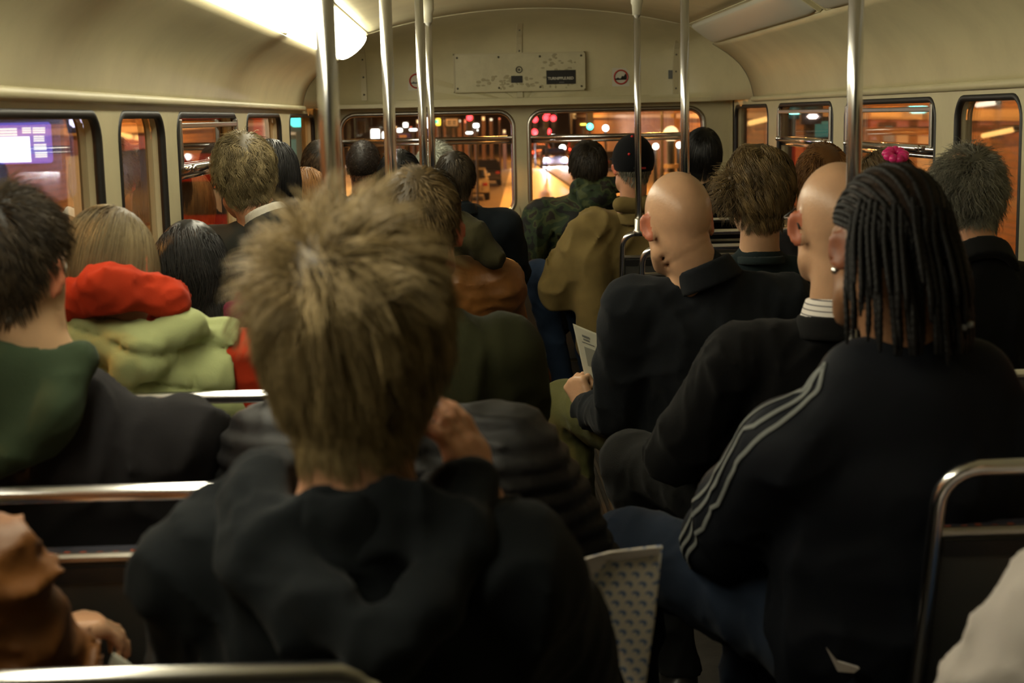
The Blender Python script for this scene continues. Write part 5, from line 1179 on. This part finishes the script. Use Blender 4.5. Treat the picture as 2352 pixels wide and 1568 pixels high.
# front row: dark-skinned cropped head, white-haired head
hp = at(836, 380, 7.05); S = hp + V3(.0, .0, -.235)
g = person('person with brown skin and cropped black hair, front row, left of the second pole', hp, S=S, hr=(-12, 0, 0), sk=SK_DARK, sw=.185, vox=.012, legs=BLACKC, group=GRP, hs=1.03, prot=.4)
garment(g, 'brown_coat', cloth('dark_brown_cloth', (0.0126, 0.0076, 0.0050)), grow=.024, seed=35, vox=.012)
hair(g.rt, g.hp, g.hR, g.hs, hairmat('hair_cropped', (.012, .008, .006), (.035, .022, .015)), n=2600, L=.010, lift=.6, r=.0016, cap=.005, seg=3, seed=36, neck=g.neck)
hp = at(1002, 386, 7.05); S = hp + V3(.0, .0, -.235)
g = person('person with tousled white hair in the front row behind the third pole', hp, S=S, hr=(0, 4, 0), sk=SK_PINK, sw=.175, vox=.012, legs=GREYT, group=GRP)
garment(g, 'grey_coat', SUITG, grow=.024, seed=37, vox=.012)
hair(g.rt, g.hp, g.hR, g.hs, H_WHITE, n=3600, L=.065, lift=.4, grav=.2, jit=.25, clump=.55, nclump=120, r=.0016, cap=.016, seg=6, curl=.006, seed=38, neck=g.neck)

# ------------------------------------------------------------------ right: braided man nearest
hp = at(2040, 562, 2.17); S = at(2095, 1000, 2.16)
eL = at(1612, 1235, 2.28); shL = S + V3(-.19, 0, 0)
g = person('person with long black braids, dark track jacket with pale sleeve stripes, blue jeans', hp, S=S, hr=(14, -8, 5), ty=4, sk=SK_BROWN, sw=.195, bw=1.1, vox=.0072, hs=1.03, prot=.45, legs=DENIMD, group=GRP,
           el=(at(1672, 1225, 2.34), None), wr=(at(1640, 1290, 2.56), at(1665, 1130, 2.44)), kn=(V3(.27, 2.60, .60), V3(.54, 2.70, .57)), an=(V3(.27, 2.66, .09), V3(.50, 2.68, .09)), hands=({}, dict(D=V3(-.7, .3, -.2), N=V3(0, .3, 1), curl=(25, 35, 20))))
garment(g, 'track_jacket', TRACK, grow=.024, amp=.007, fsc=(7, 7, 5), armgrow=.014, seed=41, vox=.0075, extra=[(ell(A(2100, 900, 2.12), (.15, .055, .09)), .05), (rcone(A(1960, 850, 2.14), A(2240, 850, 2.14), .04, .04), .04)], cuff=.02)
sh, e_, w2 = g.sh[0], g.el[0], g.wr[0]; vw = V3(0, -1, .15); ad = nrm(e_ - sh); ns = nrm(np.cross(vw, ad)); ns = ns if ns[0] < 0 else -ns; fd = nrm(w2 - e_); nf = nrm(np.cross(vw, fd)); nf = nf if nf[0] < 0 else -nf
for k in range(3):
    th = math.radians(8 + 21 * k); o1 = (ns * math.cos(th) + vw * math.sin(th)) * .075; o2 = (nf * math.cos(th) + vw * math.sin(th)) * .065; tp = V3(0, -.018 * k - .01, .06)
    ribbon(g, 'sleeve_stripe', [A(1938 + 9 * k, 872 + 4 * k, 2.12), A(1938 + 9 * k, 872 + 4 * k, 2.12) * .5 + (sh + o1 * .8) * .5 + V3(0, 0, .012), sh + o1 * .7 + tp * .5, sh * .6 + e_ * .4 + o1, sh * .15 + e_ * .85 + o1, e_ + (o1 + o2) * .5, e_ * .6 + w2 * .4 + o2, e_ * .1 + w2 * .9 + o2 * .9], .0075, STRIPE, n=70)
# cornrows running back over the scalp and hanging as braids
def braid(mb, path, r, seed):
    P = np.array(path, float); t = np.linspace(0, len(P) - 1, int(len(P) * 9)); i = np.minimum(t.astype(int), len(P) - 2); fr = (t - i)[:, None]; Q = P[i] * (1 - fr) + P[i + 1] * fr
    for _ in range(4): Q[1:-1] = (Q[2:] + Q[:-2] + 2 * Q[1:-1]) / 4
    L_ = np.r_[0, np.cumsum(np.linalg.norm(np.diff(Q, axis=0), axis=1))]; n2 = int(L_[-1] / .0028); s = np.linspace(0, L_[-1], n2); Q = np.stack([np.interp(s, L_, Q[:, k]) for k in range(3)], 1)
    rr = r * (1 + .26 * np.abs(np.sin(s / .0055 * 1.57 + seed))) * np.clip((L_[-1] - s) / .04 + .45, 0, 1); mb.tube(Q, rr, 6)
hb = MB(); rg = np.random.default_rng(9); sr = SR * g.hs; cc = g.hp + g.hR @ (SKULL * g.hs)
b0 = MB(); D_ = [];
rows_ = []
for j in range(21):                         # each row lies in its own plane through the head, sweeping from the hairline to the crown's back
    a = math.radians(-84 + 168 * j / 20); st_ = nrm(V3(math.sin(a), .62 * math.cos(a) + .30, .55 * math.cos(a) + .10)); en = nrm(V3(.62 * math.sin(a) + .10, -.88, -.28 - .10 * abs(math.sin(a)))); mid = nrm(st_ + en + V3(.25 * math.sin(a), -.1, 1.0 * math.cos(a) + .16)); path = []
    for t in np.linspace(0, 1, 14):
        q = nrm(st_ * (1 - t) ** 2 + mid * 2 * t * (1 - t) + en * t ** 2); path.append(cc + g.hR @ (q * (sr + .0022)))
    rows_.append(path)
for j, path in enumerate(rows_):
    end = path[-1]; x = (j - 10) * .7; p = end.copy(); hang = []; d = nrm(V3(.010 * x, -.25, -1)); n_ = 7
    for k in range(n_):
        d = nrm(d + V3(.02 * math.sin(j * 2.3), -.03 if k < 3 else .0, -.35)); p = p + d * .021
        q = p - g.nb; q[2] = 0
        hang.append(p + V3(.018 * math.sin(j * 1.7), -.022 * min(1, k / 5), 0))
    braid(hb, path + hang, .0043, j)
for j in range(46):                         # fine braids starting between the rows behind the ears
    a = math.radians(-75 + 150 * j / 45 + rg.uniform(-3, 3)); q = nrm(V3(math.sin(a) * .9, -math.cos(a) * .75 + .02, -.12 + .30 * rg.random() - .25 * (j % 2))); p = cc + g.hR @ (q * (sr + .005)); path = [cc + g.hR @ (nrm(q + V3(0, 0, .25)) * (sr + .004)), p]; d = nrm(g.hR @ q * .4 + V3(0, -.05, -1))
    for k in range(5 + int(rg.integers(0, 4))): d = nrm(d + V3(rg.uniform(-.03, .06), 0, -.4)); p = p + d * .020; path.append(p + V3(0, -.025 * min(1, k / 4), 0))
    braid(hb, path, .0038, j)
ho = hb.build('braided_hair', mat('braid_black', (.0045, .004, .004), .6, bump=.3, bscale=300, spec=.2), g.rt, smooth=True)
na, nb_ = 64, 44; capb = MB(); G = []
for th in np.linspace(.02, 2.6, nb_):
    row = []
    for ph in np.linspace(0, 2 * math.pi, na, endpoint=False):
        d = V3(math.sin(th) * math.cos(ph), math.sin(th) * math.sin(ph), math.cos(th)); e = float(np.clip((d[2] - np.interp(d[1], *ZMIN) - .04) / .12, 0, 1))
        rdg = abs(math.sin(math.atan2(d[0], d[2] + .45) * 15 + 4 * d[1])) if d[2] > -.5 else .5
        row.append(cc + g.hR @ (d * (sr + (.0042 * e * rdg ** .6 - .004 * (1 - e) - .0012 * (1 - rdg)))))
    G.append(row)
capb.grid(G, closed=True, flip=True); capb.build('hair_roots', mat('hair_roots_black', (.016, .009, .006), .6, spec=.2), g.rt, smooth=True)
for k, (u, v) in enumerate(((2212, 752), (2198, 760), (2228, 745))):
    b = MB(); b.ball(A(u, v, 2.05), (.006, .005, .005)); b.build('hair_bead', mat('clear_bead', (.16, .17, .18), .25), g.rt, smooth=True)
b = MB(); b.ball(g.hp + g.hR @ V3(-.088, -.002, -.042), .006); b.build('earring', CHROME, g.rt, smooth=True)

# ------------------------------------------------------------------ bald man, striped collar, black suit
hp = at(1922, 508, 2.86); S = at(1912, 815, 2.88)
g = person('bald person in a black suit with a striped white shirt collar and glasses', hp, S=S, hr=(8, -2, 0), sk=SK_FAIR, sw=.20, bw=1.08, vox=.0065, hs=1.02, ear=1.12, prot=.75, legs=GREYT, group=GRP,
           kn=(V3(.47, 3.2, .56), None), an=(V3(.47, 3.24, .09), None), el=(V3(S[0] - .27, 2.98, .72), None), wr=(V3(S[0] - .14, 3.2, .66), None), neckr=.92)
garment(g, 'suit_jacket', SUITB, grow=.018, amp=.009, armgrow=.010, seed=43)
collar(g, 'shirt_collar', SHSTR, .064, .003, .030, .055, .30, vox=.005); collar(g, 'jacket_collar', SUITB, .074, .005, .020, .030, .3)
b = MB(); b.tube([g.hp + g.hR @ (V3(-.079, .0, .006)), g.hp + g.hR @ V3(-.079, .03, .008), g.hp + g.hR @ V3(-.072, .095, .006)], .0022, 6); b.tube([g.hp + g.hR @ V3(-.083, .0, .006), g.hp + g.hR @ V3(-.083, -.014, -.012)], .0022, 6)
b.tube([g.hp + g.hR @ V3(x, .108, .006 + .018 * math.sin(a)) for x, a in ((-.070, 0), (-.045, 1.5), (-.012, 0), (.012, 0), (.045, 1.5), (.070, 0))], .0018, 6); b.build('spectacles', BLACKP, g.rt, smooth=True)

# ------------------------------------------------------------------ bald man reading a newspaper
hp = at(1557, 505, 3.58); S = at(1630, 698, 3.60)
wrL = at(1375, 945, 3.82); hD = at(1335, 870, 3.86) - wrL
g = person('bald person in a charcoal suit and olive trousers reading a newspaper, head bowed', hp, S=S, hr=(16, -12, -3), sk=SK_FAIR, sw=.20, bw=1.08, vox=.0062, hs=1.03, ear=1.1, prot=.6, creases=((-.010, .45), (-.032, .4)), legs=OLIVET, group=GRP,
           el=(at(1415, 930, 3.66), None), wr=(wrL, None), hands=(dict(D=hD, N=V3(-.75, -.6, .15), curl=(62, 75, 40), spread=1, thumb=(.7, .25, -.7)), {}), kn=(V3(.30, 4.02, .56), V3(.60, 4.02, .55)), an=(V3(.31, 4.0, .09), V3(.6, 4.05, .09)))
garment(g, 'suit_jacket', SUITN, grow=.018, amp=.010, armgrow=.010, seed=45, cuff=.02, nfill=(.070, .060, .045))
collar(g, 'shirt_collar', WSHIRT, .062, .002, .016, .056, .3); collar(g, 'jacket_collar', SUITN, .068, .005, .028, .050, .45)
for k in range(2):
    b = MB(); nn = nrm(g.hn - g.nb); P = [g.hn + V3(math.cos(a) * .050, -.045 + .03 * (1 - math.sin(a)) - .006, -.012 - k * .016 + .012 * math.cos(a)) for a in np.linspace(.4, 2.6, 9)]
npr = root('newspaper', A(1360, 810, 3.92), 'folded newspaper held up by the bald man in the charcoal suit', 'newspaper'); PAP = mat('newsprint', (.46, .45, .36), .8, var=.06, vscale=30); INK = mat('printed_ink', (.13, .13, .12), .8); PIC = mat('printed_picture', (.22, .22, .18), .8)
q = [A(1320, 748, 3.95), A(1395, 779, 3.93), A(1432, 860, 3.92), A(1400, 900, 3.93), A(1352, 890, 3.95)]
b = MB(); b.prism(q, V3(0, .006, 0)); b.build('front_sheet', PAP, npr)
b = MB(); b.prism([p + V3(-.004, .007, .004) for p in q], V3(.0, .010, 0)); b.build('inner_sheets', PAP, npr)
def onp(s, t): return q[0] * (1 - s) * (1 - t) + q[1] * s * (1 - t) + q[4] * (1 - s) * t + q[3] * s * t + V3(0, -.0015, 0)
b = MB()
for (s0, s1, t0, t1) in ((.18, .42, .10, .135), (.20, .40, .16, .185), (.78, .95, .10, .16), (.14, .55, .22, .235)): b.prism([onp(s0, t0), onp(s1, t0), onp(s1, t1), onp(s0, t1)], V3(0, -.0008, 0))
b.build('headline', INK, npr); b = MB()
b.prism([onp(.18, .30), onp(.62, .30), onp(.62, .62), onp(.18, .62)], V3(0, -.0008, 0)); b.build('picture', PIC, npr); b = MB()
for k in range(12):
    for s0 in (.66, .82): b.prism([onp(s0, .30 + k * .04), onp(s0 + .13, .30 + k * .04), onp(s0 + .13, .312 + k * .04), onp(s0, .312 + k * .04)], V3(0, -.0008, 0))
b.build('columns', PIC, npr)

# ------------------------------------------------------------------ man with curly brown hair, teal shirt
hp = at(1742, 432, 4.28); S = hp + V3(.0, .0, -.27)
g = person('person with thick wavy brown hair and a dark teal crew-neck top', hp, S=S, hr=(6, -12, 3), sk=SK_FAIR, sw=.19, vox=.008, legs=DENIM, group=GRP, prot=.3, neckr=.98)
garment(g, 'teal_top', TEAL, grow=.016, amp=.006, sleeves=True, seed=47, cuff=.1); collar(g, 'crew_neck', cloth('teal_rib', (0.0151, 0.0231, 0.0244)), .066, .003, .008, .030, .2)
hair(g.rt, g.hp, g.hR, g.hs, H_BRN, n=8000, L=.105, lift=.30, grav=.30, follow=.6, jit=.14, clump=.65, nclump=230, r=.0011, cap=.026, seg=9, curl=.012, curlw=7, seed=48, low=.85, top=(.4, 1.0), whorl=(.2, -.3, .93), neck=g.neck)
hair(g.rt, g.hp + V3(-.075, -.01, -.02), g.hR, .5, H_BRN, n=900, L=.075, lift=.5, grav=.1, jit=.2, clump=.5, nclump=50, r=.0012, cap=.012, curl=.008, seed=49, name='hair_tuft')

# ginger, pink, grey (windows side)
hp = at(1888, 412, 4.98); S = hp + V3(.0, .0, -.235)
g = person('person with ginger-brown wavy hair by the right windows', hp, S=S, sk=SK_FAIR, sw=.16, vox=.012, legs=BLACKC, group=GRP)
garment(g, 'dark_jacket', GREYJ, grow=.02, seed=50, vox=.012)
hair(g.rt, g.hp, g.hR, g.hs, H_GING, n=3800, L=.09, lift=.25, grav=.35, clump=.5, r=.0014, cap=.016, seg=6, curl=.006, seed=51, neck=g.neck, tint=(0, .85))
hp = at(2030, 432, 4.28); S = hp + V3(.0, .0, -.235)
g = person('person with mousy hair tied with a bright pink hair tie, above the braided head', hp, S=S, sk=SK_FAIR, sw=.155, vox=.012, legs=BLACKC, group=GRP, hs=.95)
garment(g, 'dark_jacket', BLACKC, grow=.02, seed=52, vox=.012)
hair(g.rt, g.hp, g.hR, g.hs, hairmat('hair_mousy', (.07, .045, .018), (.20, .13, .055)), n=3000, L=.09, lift=.05, grav=.2, clump=.2, r=.0013, cap=.010, seg=6, seed=53, whorl=(0, .9, .3), neck=g.neck)
PNK = mat('pink_satin', (.80, .03, .22), .35, var=.3, vscale=30); c = A(2057, 352, 4.20); b = MB()
for k in range(9): a = k * .7; b.ball(c + V3(math.cos(a) * .022, math.sin(a) * .02, math.sin(a) * .012 - .004), (.018, .014, .014), 10, 6, R=rot(k * 40, k * 25, 0))
b.build('pink_hair_tie', PNK, g.rt, smooth=True)
hp = at(2220, 452, 3.58); S = hp + V3(.02, -.12, -.225)
g = person('person with bushy greying hair in a black coat by the right window', hp, S=S, hr=(-10, -4, 0), sk=SK_PINK, sw=.175, bw=1.05, vox=.009, legs=BLACKC, group=GRP, prot=.4)
garment(g, 'black_coat', BLACKC, grow=.028, amp=.007, armgrow=.01, seed=54); collar(g, 'coat_collar', BLACKC, .074, .007, .026, .03)
hair(g.rt, g.hp, g.hR, g.hs, H_GREY, n=6000, L=.058, lift=.42, grav=.12, jit=.35, clump=.35, nclump=300, r=.0009, cap=.014, seg=6, curl=.005, seed=55, bald=(-.35, -.3, .9, .955), neck=g.neck)

# ------------------------------------------------------------------ khaki coat and cap; camouflage; front right
hp = at(1453, 380, 6.36); S = at(1450, 520, 6.42)
g = person('person in a khaki coat and black baseball cap sitting by the aisle', hp, S=S, hr=(12, 2, 0), ty=10, sk=SK_PINK, sw=.20, bw=1.1, vox=.009, legs=DENIM, group=GRP, prot=.5,
           el=(V3(S[0] - .27, 6.40, .72), None), kn=(V3(.44, 6.70, .60), V3(.58, 6.74, .58)), an=(V3(.45, 6.74, .10), V3(.6, 6.8, .10)))
skirt = [(rcone(A(1362, 600, 6.34), A(1366, 790, 6.34), .07, .085), .06), (rcone(A(1440, 600, 6.46), A(1440, 800, 6.50), .10, .10), .06), (rcone(A(1425, 470, 6.33), A(1495, 466, 6.33), .035, .035), .03)]
garment(g, 'khaki_coat', KHAKI, grow=.030, amp=.024, fsc=(5, 5, 5), armgrow=.022, seed=58, extra=skirt, low=-.26, hemflare=.04); collar(g, 'coat_collar', KHAKI, .070, .005, .022, .012, .3)
hair(g.rt, g.hp, g.hR, g.hs, H_GREY, n=2400, L=.025, lift=.3, r=.0014, cap=.007, seg=4, seed=58, neck=g.neck)
CAPM = cloth('cap_black', (0.0034, 0.0038, 0.0050)); cc = g.hp + g.hR @ (SKULL + V3(0, 0, .008))
capf = lambda P: smax(smin(ell(cc, SR + .014, g.hR)(P), ell(cc + g.hR @ V3(0, .13, -.005), V3(.07, .08, .006), g.hR)(P), .01), (-((P - cc) @ g.hR)[:, 2] - .048), .004)
cp = piece(g, 'baseball_cap', capf, CAPM, cc + g.hR @ V3(0, .03, 0), .22, .006)
for d in ((-.50, -.75, .25), (.02, -.62, .72), (-.2, -.35, .92)):
    d = nrm(d); b = MB(); b.ball(cc + g.hR @ (d * (SR + .015)), .006, 8, 6); b.build('red_eyelet', mat('cap_red', (.5, .01, .01), .6), cp, smooth=True)
b = MB(); b.box(cc + g.hR @ V3(0, -.113, -.030), (.038, .004, .009), bev=.002); b.build('red_strap', mat('cap_red2', (.30, .01, .01), .6), cp)

hp = at(1350, 382, 7.02); S = at(1340, 490, 7.03)
g = person('person in a green camouflage jacket with dark hair, in the front row by the window', hp, S=S, hr=(14, -2, 0), sk=SK_PINK, sw=.195, bw=1.05, vox=.009, legs=BLACKC, group=GRP, prot=.3,
           el=(V3(S[0] - .26, 7.02, .72), V3(S[0] + .24, 7.0, .78)), wr=(V3(.37, 7.12, .56), None), hands=(dict(D=V3(-.05, .25, -.9), N=V3(-.6, -.7, 0), curl=(30, 40, 25)), {}), kn=(V3(.45, 7.46, .55), V3(.65, 7.46, .55)), an=(V3(.45, 7.44, .09), V3(.65, 7.48, .09)), shoes=mat('brown_shoe', (.20, .07, .02), .25))
garment(g, 'camouflage_jacket', CAMO, grow=.028, amp=.012, fsc=(8, 8, 6), armgrow=.016, seed=60, extra=[(rcone(A(1330, 432, 6.97), A(1400, 430, 6.97), .045, .045), .03)])
piece(g, 'camouflage_hood', lambda P: union([ell(A(1372, 452, 6.90), (.10, .05, .06)), (rcone(A(1330, 425, 6.96), A(1415, 425, 6.96), .035, .04), .03)], .03)(P) - folds(P, .008, (14, 14, 14), 2), CAMO, A(1370, 450, 6.93), .2, .008)
hair(g.rt, g.hp, g.hR, g.hs, H_DBRN, n=4000, L=.055, lift=.25, grav=.35, clump=.4, r=.0014, cap=.018, seg=6, seed=61, neck=g.neck, low=1.1, tint=(0, .5))
bag = root('dark_shoulder_bag', A(1275, 700, 7.05), 'dark bag with yellow marks hanging beside the camouflage jacket', 'bag'); b = MB(); b.box(A(1275, 705, 7.05), (.17, .12, .26), rot(6, 0, 4), bev=.03); b.build('bag_body', BLACKP, bag)
b = MB(); b.ball(A(1262, 700, 6.98), (.022, .006, .03)); b.ball(A(1272, 735, 6.98), (.012, .006, .02)); b.build('yellow_mark', mat('yellow_print', (.45, .28, .03), .4), bag, smooth=True)
b = MB(); b.tube([A(1262, 672, 7.03), A(1270, 630, 7.0), A(1288, 600, 7.0)], .008, 8); b.build('strap', BLACKP, bag, smooth=True)
hp = at(1614, 352, 7.02); S = hp + V3(.02, .0, -.235)
g = person('person with black hair in the front row, right of the second right-hand pole', hp, S=S, sk=SK_TAN, sw=.165, vox=.011, legs=BLACKC, group=GRP)
garment(g, 'black_coat', BLACKC, grow=.026, seed=63, vox=.011)
hair(g.rt, g.hp, g.hR, g.hs, H_BLK, n=3800, L=.11, lift=.12, grav=.45, jit=.06, clump=.3, r=.0014, cap=.016, seg=7, seed=64, low=.75, neck=g.neck)

# ------------------------------------------------------------------ cropped figures at the bottom corners
hp = V3(-.66, 1.54, 1.16); S = V3(-.625, 1.53, at(40, 1330, 1.53)[2] - .012)
g = person('person in an orange-brown leather jacket, only the arm showing at the bottom left', hp, S=S, H=V3(-.55, 1.58, .53), hr=(0, -8, 0), troll=20, sk=SK_FAIR, sw=.105, bw=.72, vox=.009, legs=DENIMD, group=GRP, el=(None, at(150, 1640, 1.60)), wr=(None, V3(-.46, 1.86, .60)))
garment(g, 'leather_jacket', LEATH2, grow=.014, amp=.014, fsc=(12, 12, 16), armgrow=.004, seed=66, vox=.008)
hair(g.rt, g.hp, g.hR, g.hs, H_BRN, n=1800, L=.05, r=.0012, cap=.014, seed=67, neck=g.neck)
pt = A(258, 1535, 1.62); b = MB(); b.prism([pt + V3(-.03, 0, -.06), pt + V3(.035, .0, -.06), pt + V3(.018, .01, .0), pt + V3(.0, .005, .016)], V3(0, .004, 0)); props(b.build('paper_scrap', PAP), 'pale crumpled paper corner at the bottom left, beside the orange-brown jacket', 'paper')
hp = V3(.845, 1.46, 1.185); S = V3(.815, 1.46, at(2330, 1310, 1.46)[2] - .045)
g = person('person in a white jacket, only the pale shoulder and sleeve showing at the bottom right', hp, S=S, H=V3(.84, 1.58, .53), hr=(0, -4, 0), sk=SK_FAIR, sw=.175, vox=.009, legs=DENIM, group=GRP, el=(V3(.56, 1.52, .66), None), wr=(V3(.66, 1.75, .6), None), kn=(V3(.78, 1.98, .55), V3(.98, 1.98, .55)), an=(V3(.8, 1.93, .09), V3(.98, 1.93, .09)))
garment(g, 'white_jacket', PALEW, grow=.028, amp=.012, fsc=(9, 9, 7), armgrow=.014, seed=69, vox=.008)
hair(g.rt, g.hp, g.hR, g.hs, H_BRN, n=1800, L=.06, r=.0012, cap=.014, seed=70, neck=g.neck)
# patterned paper bag beside the spiky-haired man, paper on the braided man's seat
def dots():
    m, nt, b = nmat('patterned_paper'); N = nt.nodes; L = nt.links; tc = N.new('ShaderNodeTexCoord'); sx = N.new('ShaderNodeSeparateXYZ'); L.new(tc.outputs['Object'], sx.inputs[0])
    def math_(op, a, b_=None, c=None):
        n = N.new('ShaderNodeMath'); n.operation = op
        for i, x in enumerate((a, b_, c)):
            if x is None: continue
            if isinstance(x, (int, float)): n.inputs[i].default_value = x
            else: L.new(x, n.inputs[i])
        return n.outputs[0]
    z = math_('MULTIPLY', sx.outputs['Z'], 1 / .0125); row = math_('FLOOR', z); sh = math_('MULTIPLY', math_('MODULO', row, 2.0), .5); x = math_('ADD', math_('MULTIPLY', sx.outputs['X'], 1 / .017), sh)
    fx = math_('SUBTRACT', math_('FRACT', x), .5); fz = math_('SUBTRACT', math_('FRACT', z), .5); d = math_('SQRT', math_('ADD', math_('POWER', math_('ABSOLUTE', fx), 2.0), math_('MULTIPLY', math_('POWER', math_('ABSOLUTE', fz), 2.0), .8)))
    a = math_('LESS_THAN', d, .30); d2 = math_('SQRT', math_('ADD', math_('POWER', math_('ABSOLUTE', math_('ADD', fx, .12)), 2.0), math_('POWER', math_('ABSOLUTE', math_('ADD', fz, .16)), 2.0))); c = math_('GREATER_THAN', d2, .20); k = math_('MULTIPLY', a, c)
    mx = N.new('ShaderNodeMix'); mx.data_type = 'RGBA'; L.new(k, mx.inputs['Factor']); mx.inputs['A'].default_value = (.72, .69, .62, 1); mx.inputs['B'].default_value = (.10, .19, .42, 1); L.new(mx.outputs['Result'], b.inputs['Base Color']); b.inputs['Roughness'].default_value = .6; return m
bg = root('paper_bag', A(1430, 1400, 1.75), 'white paper bag printed with blue motifs, sticking up beside the spiky-haired man', 'bag'); DOT = dots()
q = [A(1302, 1294, 1.76), A(1400, 1268, 1.75), A(1517, 1254, 1.75), A(1500, 1420, 1.75), A(1478, 1580, 1.75), A(1455, 1620, 1.75), A(1405, 1480, 1.76), A(1355, 1360, 1.76)]
b = MB(); b.prism(q, V3(0, .004, 0)); b.prism([p + V3(.004, .012, -.004) for p in q], V3(0, .003, 0)); b.build('printed_side', DOT, bg)
b = MB(); b.prism([p + V3(0, -.002, 0) for p in (A(1302, 1294, 1.76), A(1380, 1270, 1.755), A(1400, 1278, 1.755), A(1340, 1345, 1.76))], V3(0, -.003, 0)); b.prism([p + V3(0, -.001, 0) for p in (A(1380, 1272, 1.755), A(1517, 1254, 1.75), A(1515, 1272, 1.75), A(1392, 1290, 1.755))], V3(0, -.002, 0)); b.build('folded_edge', PALEW, bg)
b = MB(); b.prism([A(1900, 1490, 2.1), A(1925, 1520, 2.1), A(1975, 1535, 2.1), A(1962, 1545, 2.1), A(1925, 1542, 2.1)], V3(0, .01, 0)); props(b.build('paper_slip', PALEW), 'small white paper slip between the blue jeans and the seat at the lower right', 'paper')
SC.view_layers[0].update()
